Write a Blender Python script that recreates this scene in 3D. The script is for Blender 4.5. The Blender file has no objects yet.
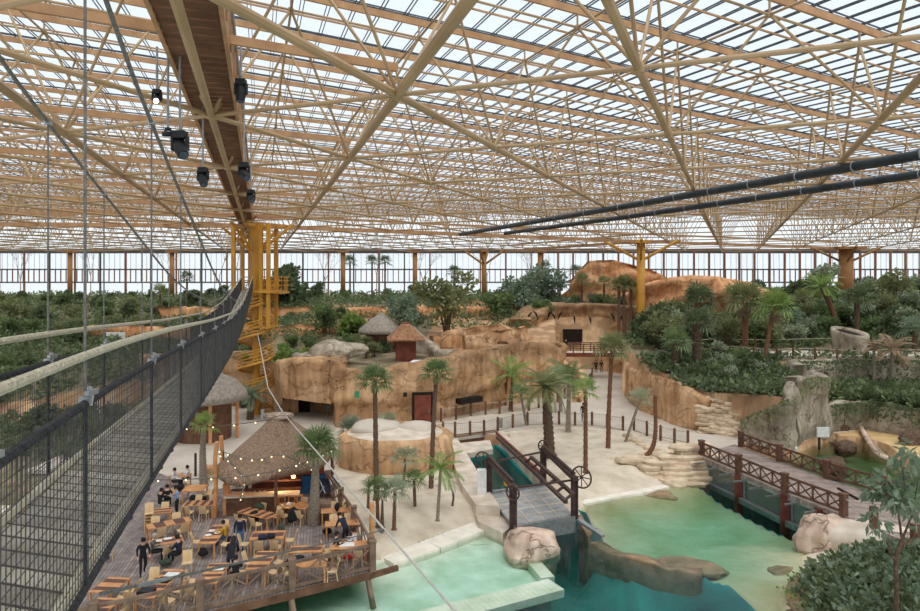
import bpy, bmesh, math, random
import numpy as np
from mathutils import Vector, Matrix, noise

# ------------------------------------------------------------------ camera, world, sun, exposure
C = bpy.context.scene.collection
CAMZ = 13.5; F = 680.0; HY = 276.0
cam = bpy.data.cameras.new('camera'); camo = bpy.data.objects.new('camera', cam); C.objects.link(camo)
camo.location = (0, 0, CAMZ); camo.rotation_euler = (math.pi/2, 0, 0)
cam.sensor_width = 36; cam.lens = F/920*36; cam.shift_y = -(305.5-HY)/920; cam.clip_start = .05; cam.clip_end = 600
bpy.context.scene.camera = camo
w = bpy.data.worlds.new('sky'); bpy.context.scene.world = w; w.use_nodes = True
bg = w.node_tree.nodes['Background']; bg.inputs[0].default_value = (0.86, 0.94, 1.0, 1); bg.inputs[1].default_value = 1.0
sun = bpy.data.lights.new('sun', 'SUN'); sun.energy = 2.6; sun.angle = math.radians(70); sun.color = (1, .97, .92)
suno = bpy.data.objects.new('sun', sun); C.objects.link(suno); suno.rotation_euler = (math.radians(22), math.radians(14), 0)
vs = bpy.context.scene.view_settings
vs.view_transform = 'Standard'; vs.look = 'None'; vs.exposure = 0.18; vs.gamma = 1; vs.use_curve_mapping = False

R = random.Random(7)
NP = np.random.default_rng(5)
PI = math.pi
def G(x, y, z=0.0):
    """ground point at height z seen at picture point x, y"""
    D = F*(CAMZ-z)/(y-HY); return Vector(((x-460)*D/F, D, z))
def PD(x, y, D):
    return Vector(((x-460)*D/F, D, CAMZ-(y-HY)*D/F))

# ------------------------------------------------------------------ materials
def lin(c):
    return tuple(((v/255)/12.92 if v/255 <= .04045 else ((v/255+.055)/1.055)**2.4) for v in c)
def mat(name, c1, c2=None, scale=3.0, rough=.8, bump=0.0, metal=0.0, spec=.3, stretch=(1,1,1), detail=5, c3=None, emit=0):
    m = bpy.data.materials.new(name); m.use_nodes = True; nt = m.node_tree; N = nt.nodes; Lk = nt.links
    b = N['Principled BSDF']; b.inputs['Roughness'].default_value = rough; b.inputs['Metallic'].default_value = metal
    b.inputs['Specular IOR Level'].default_value = spec
    a = (*lin(c1), 1)
    if c2 is None: c2 = tuple(v*.88 for v in c1)
    tc = N.new('ShaderNodeTexCoord'); mp = N.new('ShaderNodeMapping'); mp.inputs['Scale'].default_value = stretch
    nz = N.new('ShaderNodeTexNoise'); nz.inputs['Scale'].default_value = scale; nz.inputs['Detail'].default_value = detail
    Lk.new(tc.outputs['Object'], mp.inputs[0]); Lk.new(mp.outputs[0], nz.inputs[0])
    cr = N.new('ShaderNodeValToRGB'); cr.color_ramp.elements[0].position = .33; cr.color_ramp.elements[1].position = .67
    cr.color_ramp.elements[0].color = (*lin(c2), 1); cr.color_ramp.elements[1].color = a
    if c3 is not None:
        e = cr.color_ramp.elements.new(.5); e.color = (*lin(c3), 1)
    Lk.new(nz.outputs[0], cr.inputs[0]); Lk.new(cr.outputs[0], b.inputs['Base Color'])
    if bump:
        bp = N.new('ShaderNodeBump'); bp.inputs['Strength'].default_value = bump; bp.inputs['Distance'].default_value = .1
        Lk.new(nz.outputs[0], bp.inputs['Height']); Lk.new(bp.outputs[0], b.inputs['Normal'])
    if emit:
        b.inputs['Emission Color'].default_value = a; b.inputs['Emission Strength'].default_value = emit
    return m
def leafmat(name, c1, c2, tr=.3):
    m = mat(name, c1, c2, scale=1.3, rough=.55, spec=.35)
    nt = m.node_tree; N = nt.nodes; b = N['Principled BSDF']; out = N['Material Output']
    t = N.new('ShaderNodeBsdfTranslucent'); t.inputs[0].default_value = (*lin(c1), 1)
    mx = N.new('ShaderNodeMixShader'); mx.inputs[0].default_value = tr
    nt.links.new(b.outputs[0], mx.inputs[1]); nt.links.new(t.outputs[0], mx.inputs[2]); nt.links.new(mx.outputs[0], out.inputs[0])
    return m
def rockmat(name, c1, c2, c3, crack=(128,98,72), rim=.6):
    """plastered artificial rock: blotches, vertical drips, thin cracks"""
    m = mat(name, c1, c2, scale=.45, rough=.9, spec=.15, detail=8, c3=c3)
    nt = m.node_tree; N = nt.nodes; Lk = nt.links; b = N['Principled BSDF']
    cr = [n for n in N if n.type == 'VALTORGB'][0]; tc = [n for n in N if n.type == 'TEX_COORD'][0]
    nz = N.new('ShaderNodeTexNoise'); nz.inputs['Scale'].default_value = 1.1; nz.inputs['Detail'].default_value = 6
    Lk.new(tc.outputs['Object'], nz.inputs[0])
    mp = N.new('ShaderNodeMapping'); mp.inputs['Scale'].default_value = (.55,.55,1.5)
    ad = N.new('ShaderNodeVectorMath'); ad.operation = 'ADD'
    sc = N.new('ShaderNodeVectorMath'); sc.operation = 'SCALE'; sc.inputs['Scale'].default_value = 2.6
    Lk.new(nz.outputs[1], sc.inputs[0]); Lk.new(tc.outputs['Object'], ad.inputs[0]); Lk.new(sc.outputs[0], ad.inputs[1]); Lk.new(ad.outputs[0], mp.inputs[0])
    vo = N.new('ShaderNodeTexVoronoi'); vo.feature = 'DISTANCE_TO_EDGE'; vo.inputs['Scale'].default_value = .42
    Lk.new(mp.outputs[0], vo.inputs[0])
    r2 = N.new('ShaderNodeValToRGB'); r2.color_ramp.elements[0].position = 0; r2.color_ramp.elements[1].position = .02
    r2.color_ramp.elements[0].color = (.0,.0,.0,1); r2.color_ramp.elements[1].color = (1,1,1,1)
    Lk.new(vo.outputs['Distance'], r2.inputs[0])
    mx = N.new('ShaderNodeMix'); mx.data_type = 'RGBA'; mx.inputs[6].default_value = (*lin(crack), 1)
    fm = N.new('ShaderNodeMath'); fm.operation = 'MULTIPLY_ADD'; fm.inputs[1].default_value = .45; fm.inputs[2].default_value = .55
    Lk.new(r2.outputs[0], fm.inputs[0])
    Lk.new(fm.outputs[0], mx.inputs[0]); Lk.new(cr.outputs[0], mx.inputs[7])
    # weather streaks running down the face
    m3 = N.new('ShaderNodeMapping'); m3.inputs['Scale'].default_value = (1.6,1.6,.12); Lk.new(tc.outputs['Object'], m3.inputs[0])
    n3 = N.new('ShaderNodeTexNoise'); n3.inputs['Scale'].default_value = 1; n3.inputs['Detail'].default_value = 5; Lk.new(m3.outputs[0], n3.inputs[0])
    r3 = N.new('ShaderNodeValToRGB'); r3.color_ramp.elements[0].position = .35; r3.color_ramp.elements[1].position = .62
    r3.color_ramp.elements[0].color = (.5,.45,.4,1); r3.color_ramp.elements[1].color = (1,1,1,1); Lk.new(n3.outputs[0], r3.inputs[0])
    mu = N.new('ShaderNodeMix'); mu.data_type = 'RGBA'; mu.blend_type = 'MULTIPLY'; mu.inputs[0].default_value = .7
    Lk.new(mx.outputs[2], mu.inputs[6]); Lk.new(r3.outputs[0], mu.inputs[7]); Lk.new(mu.outputs[2], b.inputs['Base Color'])
    sp = N.new('ShaderNodeSeparateXYZ'); Lk.new(tc.outputs['Object'], sp.inputs[0])      # brown weathering along the upper rim of the plaster
    wz = N.new('ShaderNodeMath'); wz.operation = 'MULTIPLY_ADD'; wz.inputs[1].default_value = 3.2; Lk.new(nz.outputs[0], wz.inputs[0]); Lk.new(sp.outputs[2], wz.inputs[2])
    wr = N.new('ShaderNodeMapRange'); wr.inputs['From Min'].default_value = 5.4; wr.inputs['From Max'].default_value = 7.6; wr.inputs['To Max'].default_value = rim; Lk.new(wz.outputs[0], wr.inputs[0])
    wm = N.new('ShaderNodeMix'); wm.data_type = 'RGBA'; wm.inputs[7].default_value = (*lin(tuple(v*.62 for v in c2)), 1)
    Lk.new(wr.outputs[0], wm.inputs[0]); Lk.new(mu.outputs[2], wm.inputs[6]); Lk.new(wm.outputs[2], b.inputs['Base Color'])
    bp = N.new('ShaderNodeBump'); bp.inputs['Strength'].default_value = .9; bp.inputs['Distance'].default_value = .25
    hh = N.new('ShaderNodeMath'); hh.operation = 'MULTIPLY_ADD'; hh.inputs[1].default_value = .35
    Lk.new(r2.outputs[0], hh.inputs[0]); Lk.new(nz.outputs[0], hh.inputs[2]); Lk.new(hh.outputs[0], bp.inputs['Height']); Lk.new(bp.outputs[0], b.inputs['Normal'])
    return m
def stripemat(name, c1, c2, gap, pitch=.15, ang=0.0, rough=.75):
    """boards: narrow dark gaps, tone changing from board to board"""
    m = mat(name, c1, c2, scale=2.2, rough=rough, stretch=(1,1,1), spec=.25)
    nt = m.node_tree; N = nt.nodes; Lk = nt.links; b = N['Principled BSDF']
    cr = [n for n in N if n.type == 'VALTORGB'][0]; tc = [n for n in N if n.type == 'TEX_COORD'][0]
    rt = N.new('ShaderNodeVectorRotate'); rt.rotation_type = 'Z_AXIS'; rt.inputs['Angle'].default_value = ang; Lk.new(tc.outputs['Object'], rt.inputs[0])
    sx = N.new('ShaderNodeSeparateXYZ'); Lk.new(rt.outputs[0], sx.inputs[0])
    dv = N.new('ShaderNodeMath'); dv.operation = 'DIVIDE'; dv.inputs[1].default_value = pitch; Lk.new(sx.outputs[0], dv.inputs[0])
    fr = N.new('ShaderNodeMath'); fr.operation = 'FRACT'; Lk.new(dv.outputs[0], fr.inputs[0])
    lt = N.new('ShaderNodeMath'); lt.operation = 'LESS_THAN'; lt.inputs[1].default_value = .14; Lk.new(fr.outputs[0], lt.inputs[0])
    fl = N.new('ShaderNodeMath'); fl.operation = 'FLOOR'; Lk.new(dv.outputs[0], fl.inputs[0])
    wn = N.new('ShaderNodeTexWhiteNoise'); wn.noise_dimensions = '1D'; Lk.new(fl.outputs[0], wn.inputs['W'])
    hs = N.new('ShaderNodeHueSaturation'); mr = N.new('ShaderNodeMapRange'); mr.inputs['To Min'].default_value = .72; mr.inputs['To Max'].default_value = 1.2
    Lk.new(wn.outputs[0], mr.inputs[0]); Lk.new(mr.outputs[0], hs.inputs['Value']); Lk.new(cr.outputs[0], hs.inputs['Color'])
    mx = N.new('ShaderNodeMix'); mx.data_type = 'RGBA'; mx.inputs[7].default_value = (*lin(gap), 1)
    Lk.new(lt.outputs[0], mx.inputs[0]); Lk.new(hs.outputs[0], mx.inputs[6]); Lk.new(mx.outputs[2], b.inputs['Base Color'])
    return m

M = {}
M['steel'] = mat('painted_steel', (176,146,108), (152,124,88), scale=.4, rough=.45, spec=.4)
M['timber'] = mat('timber_beam', (186,144,104), (160,120,84), scale=1.5, rough=.6)
M['catboard'] = mat('catwalk_timber', (116,80,54), (84,56,38), scale=1.2, rough=.8)
M['darkbar'] = mat('glazing_bar', (84,90,96), (62,68,74), scale=2, rough=.5)
M['yellow'] = mat('ochre_steel', (204,150,58), (178,124,44), scale=.6, rough=.5)
M['brownpost'] = mat('brown_mullion', (150,96,66), (112,72,52), scale=.5, rough=.6)
M['darkmul'] = mat('grey_mullion', (92,84,80), (72,66,64), scale=.5, rough=.6)
M['ochre'] = mat('dull_ochre_steel', (168,120,72), (140,98,56), scale=.6, rough=.6)
M['galv'] = mat('galvanised_steel', (170,172,172), (140,144,146), scale=4, rough=.35, metal=.6)
M['black'] = mat('black_plastic', (36,38,40), (24,25,27), scale=4, rough=.5)
M['duct'] = mat('dark_duct', (52,58,62), (36,42,46), scale=2, rough=.4)
M['rope'] = mat('beige_rope', (196,188,166), (160,150,128), scale=30, rough=.9, bump=.5)
M['blackrope'] = mat('black_rope', (58,58,60), (36,36,38), scale=20, rough=.9, bump=.5)
M['net'] = mat('net_cord', (80,78,76), (58,56,54), scale=6, rough=.9)
M['cable'] = mat('steel_cable', (120,118,112), (90,88,84), scale=20, rough=.5, metal=.3)
M['whitecable'] = mat('pale_cable', (205,200,190), (170,165,155), scale=20, rough=.5)
M['plank'] = stripemat('bridge_plank', (172,164,150), (140,132,118), (60,55,50), pitch=.22, ang=.287+PI/2)
M['plankedge'] = mat('bridge_edge', (190,180,158), (160,150,130), scale=4)
M['sand'] = mat('sand', (218,204,184), (190,174,152), scale=.8, rough=.95, bump=.4, c3=(208,193,172), detail=9)
M['path'] = mat('concrete_path', (204,192,178), (186,174,160), scale=.35, rough=.9, detail=8)
M['quay'] = mat('pale_quay_stone', (222,208,192), (190,172,152), scale=.9, rough=.85, bump=.3)
M['whitestone'] = mat('white_edge_stone', (240,232,218), (222,212,196), scale=1.5, rough=.8)
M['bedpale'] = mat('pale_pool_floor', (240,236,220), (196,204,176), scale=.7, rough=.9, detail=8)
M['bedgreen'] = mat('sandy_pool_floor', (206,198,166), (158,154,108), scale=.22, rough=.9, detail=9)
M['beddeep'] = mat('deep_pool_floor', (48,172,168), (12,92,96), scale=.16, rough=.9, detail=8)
M['bedmurky'] = mat('murky_pool_floor', (146,150,116), (108,116,86), scale=.3, rough=.9)
M['soil'] = mat('soil', (150,128,106), (104,88,70), scale=.6, rough=1, bump=.5, c3=(120,112,84))
M['soilred'] = mat('clay_soil', (168,128,92), (120,92,66), scale=.3, rough=1, bump=.4, c3=(110,100,70))
M['bank'] = mat('rocky_bank', (212,176,138), (160,128,98), scale=.4, rough=1, bump=.6, c3=(160,124,90))
M['orangesand'] = mat('ochre_sand', (214,182,130), (190,156,108), scale=1, rough=1)
M['rock'] = rockmat('plaster_rock', (228,188,148), (188,144,106), (212,170,128))
M['rockorange'] = rockmat('orange_rock', (238,186,140), (204,144,100), (226,168,120), crack=(150,96,66), rim=.0)
M['rockgrey'] = rockmat('grey_rock', (196,184,164), (150,138,120), (172,160,142))
M['rockpink'] = rockmat('pinkish_boulder', (232,208,190), (190,164,146), (214,188,168))
M['rockbase'] = mat('wet_rock', (170,140,108), (124,104,78), scale=1.5, rough=.8, bump=.5)
M['stonepale'] = mat('pale_flagstone', (226,204,176), (180,156,130), scale=.8, rough=.9, bump=.6)
M['thatch'] = mat('thatch', (158,130,108), (112,90,74), scale=3, rough=1, bump=.8, stretch=(3,3,1))
M['thatchbrown'] = mat('brown_thatch', (168,124,92), (124,88,62), scale=4, rough=1, bump=.6)
M['thatchgrey'] = mat('grey_thatch', (164,152,140), (132,122,110), scale=4, rough=1, bump=.6)
M['wood'] = mat('brown_wood', (124,88,66), (90,62,46), scale=2, rough=.7)
M['woodred'] = mat('reddish_wood', (130,70,52), (96,48,38), scale=1.5, rough=.7)
M['bridgewood'] = mat('bridge_rail_wood', (116,82,66), (86,58,46), scale=2, rough=.75)
M['railwood'] = mat('weathered_rail_wood', (142,116,98), (108,86,72), scale=2, rough=.8)
M['terrace'] = stripemat('terrace_boards', (158,146,140), (122,110,106), (84,74,70), pitch=.16, ang=-.2)
M['bridgedeck'] = stripemat('bridge_boards', (164,148,140), (136,120,112), (110,96,90), pitch=.2, ang=-1.3)
M['pine'] = mat('warm_table_wood', (214,156,104), (184,124,78), scale=2.5, rough=.5)
M['chairwood'] = mat('pale_chair_wood', (226,196,152), (204,170,126), scale=2.5, rough=.5)
M['mat'] = mat('brown_table_band', (112,82,74), (90,64,58), scale=5, rough=.8)
M['iron'] = mat('dark_lock_iron', (88,66,60), (60,46,42), scale=3, rough=.6)
M['grate'] = mat('grey_lock_deck', (168,166,164), (140,138,138), scale=2, rough=.7)
M['white'] = mat('white_paint', (232,232,228), (212,212,208), scale=4, rough=.5)
M['dark'] = mat('dark_parts_and_hollow_shade', (44,36,30), (30,25,21), scale=2, rough=1)  # very dark tone painted in for shade inside hollows, also on small dark parts
M['trunk'] = mat('palm_trunk', (128,102,84), (84,66,54), scale=7, rough=1, bump=.8, stretch=(1,1,3))
M['trunkred'] = mat('red_palm_trunk', (138,96,72), (98,66,50), scale=7, rough=1, bump=.6, stretch=(1,1,3))
M['trunkgrey'] = mat('grey_palm_trunk', (160,146,130), (120,106,92), scale=7, rough=1, bump=.6, stretch=(1,1,3))
M['trunkbrown'] = mat('bark', (112,90,74), (76,60,48), scale=6, rough=1, bump=.6)
M['leaf'] = leafmat('leaf_green', (128,146,92), (78,98,62))
M['leafdark'] = leafmat('leaf_dark', (112,124,86), (66,80,54))
M['leafblue'] = leafmat('leaf_blue_green', (136,152,126), (90,108,86))
M['leafbright'] = leafmat('leaf_bright', (142,164,86), (92,122,58))
M['leafsilver'] = leafmat('leaf_silver', (166,174,146), (116,128,100))
M['leafolive'] = leafmat('leaf_olive', (142,146,98), (96,102,66))
M['leafdry'] = leafmat('leaf_dry', (170,144,112), (126,102,78))
M['skin'] = mat('skin', (206,162,136), (196,150,124), rough=.6)
M['hairdark'] = mat('dark_hair', (44,34,30), (30,24,20), rough=.8)
M['hairgrey'] = mat('grey_hair', (176,170,164), (150,144,138), rough=.8)
for k, c in dict(clothblack=(38,38,42), clothnavy=(38,46,66), denim=(70,108,152), clothwhite=(226,228,232), clothblue=(132,166,206), clothyellow=(214,168,52),
                 clothgrey=(108,108,104), clothred=(190,44,48), shoe=(44,38,36), clothgreen=(70,80,66), bluecrate=(44,104,160)).items():
    M[k] = mat(k+'_fabric', c, tuple(v*.8 for v in c), scale=8, rough=.9)
M['bulb'] = mat('warm_bulb', (255,226,170), (255,220,160), emit=2.2)
M['lampglow'] = mat('lamp_lens_lit', (255,240,225), (255,235,215), emit=7)
M['barglow'] = mat('bar_lamp_warm', (255,170,80), (255,160,70), emit=10)
M['lens'] = mat('lamp_lens', (90,96,104), (70,76,84), rough=.2)
M['buoy'] = mat('yellow_plastic', (230,170,30), (210,150,20), rough=.5)
M['signgreen'] = mat('exit_sign_green', (60,150,100), (50,140,90), rough=.5)
def glassmat(name, tint, amt, gl=.05):
    m = bpy.data.materials.new(name); m.use_nodes = True; nt = m.node_tree; N = nt.nodes; N.clear()
    o = N.new('ShaderNodeOutputMaterial'); t = N.new('ShaderNodeBsdfTransparent'); t.inputs[0].default_value = (*tint, 1)
    g = N.new('ShaderNodeBsdfGlossy'); g.inputs['Roughness'].default_value = .08
    d = N.new('ShaderNodeBsdfDiffuse'); d.inputs[0].default_value = (.8,.85,.88,1)
    a = N.new('ShaderNodeMixShader'); a.inputs[0].default_value = gl; b = N.new('ShaderNodeMixShader'); b.inputs[0].default_value = amt
    tc = N.new('ShaderNodeTexCoord'); nz = N.new('ShaderNodeTexNoise'); nz.inputs['Scale'].default_value = .25; nz.inputs['Detail'].default_value = 6
    nt.links.new(tc.outputs['Object'], nz.inputs[0]); mr = N.new('ShaderNodeMapRange'); mr.inputs['To Max'].default_value = amt*2
    nt.links.new(nz.outputs[0], mr.inputs[0]); nt.links.new(mr.outputs[0], b.inputs[0])
    nt.links.new(t.outputs[0], a.inputs[1]); nt.links.new(g.outputs[0], a.inputs[2]); nt.links.new(a.outputs[0], b.inputs[1]); nt.links.new(d.outputs[0], b.inputs[2])
    nt.links.new(b.outputs[0], o.inputs[0]); return m
M['glass'] = glassmat('roof_glass', (.96,.98,1), .06, .02)
M['wallglass'] = glassmat('wall_glass', (1,1,1), .05, .02)
M['viewglass'] = glassmat('viewing_glass', (.45,.62,.6), .06, .12)
M['haze'] = M['wallglass']
def watermat(name, col, dens, bump=.25):
    m = bpy.data.materials.new(name); m.use_nodes = True; nt = m.node_tree; N = nt.nodes; N.clear()
    o = N.new('ShaderNodeOutputMaterial'); t = N.new('ShaderNodeBsdfTransparent')
    g = N.new('ShaderNodeBsdfGlossy'); g.inputs['Roughness'].default_value = .06
    fr = N.new('ShaderNodeFresnel'); fr.inputs[0].default_value = 1.33
    mx = N.new('ShaderNodeMixShader'); va = N.new('ShaderNodeVolumeAbsorption'); va.inputs[0].default_value = (*col, 1); va.inputs[1].default_value = dens
    tc = N.new('ShaderNodeTexCoord'); nz = N.new('ShaderNodeTexNoise'); nz.inputs['Scale'].default_value = 1.6; nz.inputs['Detail'].default_value = 4
    bp = N.new('ShaderNodeBump'); bp.inputs['Strength'].default_value = bump; bp.inputs['Distance'].default_value = .2
    nt.links.new(tc.outputs['Object'], nz.inputs[0]); nt.links.new(nz.outputs[0], bp.inputs['Height'])
    nt.links.new(bp.outputs[0], g.inputs['Normal']); nt.links.new(bp.outputs[0], fr.inputs['Normal'])
    nt.links.new(fr.outputs[0], mx.inputs[0]); nt.links.new(t.outputs[0], mx.inputs[1]); nt.links.new(g.outputs[0], mx.inputs[2])
    nt.links.new(mx.outputs[0], o.inputs[0]); nt.links.new(va.outputs[0], o.inputs['Volume']); return m
M['water'] = watermat('lagoon_water', (.30,.88,.84), .36)
M['murk'] = watermat('otter_pool_water', (.55,.8,.55), .45)

# ------------------------------------------------------------------ mesh building helpers
class MB:
    def __init__(s): s.v = []; s.f = []; s.m = []; s.mi = 0
    def add(s, vs, fs, mi=None):
        b = len(s.v); s.v += [tuple(q) for q in vs]; s.f += [tuple(b+i for i in f) for f in fs]; s.m += [s.mi if mi is None else mi]*len(fs); return s
    def box(s, c, d, rz=0, mi=None, M3=None):
        c = Vector(c); x, y, z = d[0]/2, d[1]/2, d[2]/2
        mtx = M3 if M3 is not None else Matrix.Rotation(rz, 3, 'Z')
        vs = [c + mtx @ Vector((sx*x, sy*y, sz*z)) for sz in (-1,1) for sx, sy in ((-1,-1),(1,-1),(1,1),(-1,1))]
        return s.add(vs, [(0,3,2,1),(4,5,6,7),(0,1,5,4),(1,2,6,5),(2,3,7,6),(3,0,4,7)], mi)
    def bar(s, a, b, w, h, mi=None, up=(0,0,1)):
        a = Vector(a); b = Vector(b); d = (b-a); L = d.length
        if L < 1e-6: return s
        d = d/L; u = Vector(up); x = d.cross(u)
        if x.length < 1e-3: x = d.cross(Vector((1,0,0)))
        x.normalize(); z = x.cross(d)
        m3 = Matrix((x, d, z)).transposed()
        return s.box((a+b)/2, (w, L, h), mi=mi, M3=m3)
    def tube(s, pts, r, n=6, mi=None, cap=True):
        pts = [Vector(p) for p in pts]; k = len(pts)
        rs = r if isinstance(r, (list, tuple)) else [r]*k
        vs = []; prev = None
        for i, p in enumerate(pts):
            d = (pts[min(i+1, k-1)]-pts[max(i-1, 0)]).normalized()
            if prev is None:
                x = d.cross(Vector((0,0,1)))
                if x.length < 1e-3: x = d.cross(Vector((1,0,0)))
            else:
                x = prev - d*prev.dot(d)
                if x.length < 1e-4: x = d.cross(Vector((0,1,0)))
            x.normalize(); prev = x; y = d.cross(x)
            vs += [p + (x*math.cos(2*PI*j/n)+y*math.sin(2*PI*j/n))*rs[i] for j in range(n)]
        fs = [(i*n+j, i*n+(j+1)%n, (i+1)*n+(j+1)%n, (i+1)*n+j) for i in range(k-1) for j in range(n)]
        if cap and n > 2: fs += [tuple(range(n-1,-1,-1)), tuple(range((k-1)*n, k*n))]
        return s.add(vs, fs, mi)
    def lathe(s, prof, c=(0,0,0), n=16, mi=None, sx=1, sy=1, rz=0):
        c = Vector(c); vs = []; q = Matrix.Rotation(rz, 3, 'Z')
        for r, z in prof:
            vs += [c + q @ Vector((r*sx*math.cos(2*PI*j/n), r*sy*math.sin(2*PI*j/n), z)) for j in range(n)]
        k = len(prof)
        fs = [(i*n+j, i*n+(j+1)%n, (i+1)*n+(j+1)%n, (i+1)*n+j) for i in range(k-1) for j in range(n)]
        fs += [tuple(range(n-1,-1,-1)), tuple(range((k-1)*n, k*n))]
        return s.add(vs, fs, mi)
    def prism(s, poly, z0, z1, mi=None):
        n = len(poly); vs = [(p[0], p[1], z0) for p in poly]+[(p[0], p[1], z1) for p in poly]
        area = sum(poly[i][0]*poly[(i+1)%n][1]-poly[(i+1)%n][0]*poly[i][1] for i in range(n))
        fs = [tuple(range(n-1,-1,-1)), tuple(range(n, 2*n))]+[(i, (i+1)%n, n+(i+1)%n, n+i) for i in range(n)]
        if area < 0: fs = [tuple(reversed(f)) for f in fs]
        return s.add(vs, fs, mi)
    def build(s, name, m, parent=None, smooth=False, label=None):
        me = bpy.data.meshes.new(name); me.from_pydata(s.v, [], s.f)
        for q in (m if isinstance(m, (list, tuple)) else [m]): me.materials.append(q)
        if any(s.m): me.polygons.foreach_set('material_index', s.m)
        if smooth: me.polygons.foreach_set('use_smooth', [True]*len(me.polygons))
        me.update()
        o = bpy.data.objects.new(name, me); C.objects.link(o)
        if parent is not None: o.parent = parent
        if label: o['label'] = label
        return o
def quads(name, V, m, parent=None):
    """V: n x 4 x 3 array of loose quads"""
    n = len(V); me = bpy.data.meshes.new(name)
    me.vertices.add(4*n); me.vertices.foreach_set('co', np.asarray(V, dtype=np.float32).ravel())
    me.loops.add(4*n); me.loops.foreach_set('vertex_index', np.arange(4*n, dtype=np.int32))
    me.polygons.add(n); me.polygons.foreach_set('loop_start', np.arange(0, 4*n, 4, dtype=np.int32)); me.polygons.foreach_set('loop_total', np.full(n, 4, dtype=np.int32))
    me.update(calc_edges=True); me.materials.append(m)
    o = bpy.data.objects.new(name, me); C.objects.link(o)
    if parent is not None: o.parent = parent
    return o
def tag(o, label=None, cat=None, group=None, kind=None):
    if label: o['label'] = label
    if cat: o['category'] = cat
    if group: o['group'] = group
    if kind: o['kind'] = kind
    return o
def empty(name, loc=(0,0,0), rz=0, label=None, cat=None, group=None, kind=None):
    o = bpy.data.objects.new(name, None); C.objects.link(o); o.location = loc; o.rotation_euler = (0,0,rz)
    o.empty_display_size = .2
    return tag(o, label, cat, group, kind)
def copy_tree(o, parent=None):
    c = o.copy(); C.objects.link(c)
    if parent is not None: c.parent = parent
    for ch in [q for q in KIDS.get(o.name, [])]: copy_tree(ch, c)
    return c
KIDS = {}
def remember(root):
    """note the children of a prototype once, so copying needs no scene scan"""
    def rec(o):
        KIDS[o.name] = list(o.children)
        for c in o.children: rec(c)
    rec(root); return root
def leaves(cent, rad, n, size, flat=.0, asp=.45, zsq=1.0, shell=.45):
    """n leaf quads scattered through an ellipsoid, mostly near its outside; each leaf leans outward"""
    d = NP.normal(size=(n,3)); d /= np.linalg.norm(d, axis=1)[:,None]
    rr = (shell+(1-shell)*NP.random(n)**.6)[:,None]
    p = np.array(cent) + d*rr*np.array([rad, rad, rad*zsq])
    a = d + NP.normal(size=(n,3))*.7; a[:,2] -= flat; a /= np.linalg.norm(a, axis=1)[:,None]
    b = np.cross(a, NP.normal(size=(n,3))); b /= np.linalg.norm(b, axis=1)[:,None]
    s = (size*(.6+.8*NP.random(n)))[:,None]
    return np.stack([p, p+a*s*.5+b*s*asp, p+a*s, p+a*s*.5-b*s*asp], axis=1)
def inpoly(x, y, poly):
    x = np.asarray(x); y = np.asarray(y); ins = np.zeros(x.shape, bool); n = len(poly)
    for i in range(n):
        x1, y1 = poly[i][:2]; x2, y2 = poly[(i+1)%n][:2]
        if y1 == y2: continue
        c = ((y1 > y) != (y2 > y)) & (x < (x2-x1)*(y-y1)/(y2-y1)+x1)
        ins ^= c
    return ins
def distpoly(x, y, poly, closed=True):
    d = np.full(np.shape(x), 1e9); n = len(poly)
    for i in range(n if closed else n-1):
        a = np.array(poly[i][:2]); b = np.array(poly[(i+1)%n][:2]); ab = b-a; L = max((ab**2).sum(), 1e-9)
        t = np.clip(((x-a[0])*ab[0]+(y-a[1])*ab[1])/L, 0, 1)
        d = np.minimum(d, np.hypot(x-a[0]-t*ab[0], y-a[1]-t*ab[1]))
    return d
# ------------------------------------------------------------------ outlines of the place (metres; x right, y away from the viewer)
def gp(lst, z=0.0): return [tuple(G(x, y, z)[:2]) for x, y in lst]
LAG = gp([(384,562),(430,543),(480,524),(503,536),(513,527)], -1) + [(1.75,42.6),(-.4,56.3),(3.0,57.6),(5.6,45.2),(6.6,39)] + \
      gp([(588,503),(640,493),(668,487),(690,481)], -1) + [(19.6,46.8),(22.6,37.4)] + gp([(803,556),(803,572),(783,590),(790,625)], -1) + [(9,14),(-16,14),(-24,21),(-20,26),(-8,33.2)]
SHALL_L = gp([(384,562),(480,524),(503,536),(530,560),(545,566),(556,584),(480,604),(400,622),(300,650)], -1) + [(-16,14),(-24,21),(-20,26),(-8,33.2)]
SHALL_R = gp([(583,512),(588,503),(640,493),(690,481),(705,487),(812,540),(803,556),(803,572),(783,590),(790,640),(760,611),(728,578),(700,563),(665,560),(628,553),(606,541)], -1)
POOL2 = [(22.6,55.0),(24.2,54.2),(25.9,52.6),(27.3,53.6),(29.4,55.8),(31.6,57.2)] + gp([(850,443),(872,447),(885,451),(897,462),(925,470)], -.6) + [(33.5,36),(26,36),(23.6,42.5),(21.5,50)]
ENC = [(23.4,56.0),(25.7,53.0),(27.0,54.3),(29.2,56.3),(31.6,57.9),(35.9,59.8),(36.3,58.4),(38.5,56),(44,52),(60,48),(60,34),(34,34),(26.5,41),(23.0,52)]
LEDGE = [(32.4,59.2),(35.9,60.9),(37.1,59.4),(39.3,57.0),(44.7,53.1),(61,49),(75,60),(60,67),(45,68),(33,68),(32,63)]
P1 = [(-31,71.5),(-22,71),(-17.5,70),(-12,65.5),(-11.2,61.6),(-5.4,63),(-1.9,65),(3.5,70),(5.5,73),(11.4,80),(13,92),(14,99),(28,99),(34,100),(34,142),(-106,142),(-106,66),(-40,66)]
P2 = [(25.5,97),(19.0,79),(18.4,71),(19.2,64.6),(20.4,61),(22.1,59.3),(23.8,57),(25.6,54.0),(26.8,55.2),(29.0,57.2),(31.2,58.8),(32.2,68),(45,68.5),(61,67),(106,60),(106,142),(30,142)]
ISLE = gp([(783,592),(800,573),(835,557),(880,548),(925,540),(1010,560),(1010,760),(800,760),(788,640)], -.4)

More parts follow.
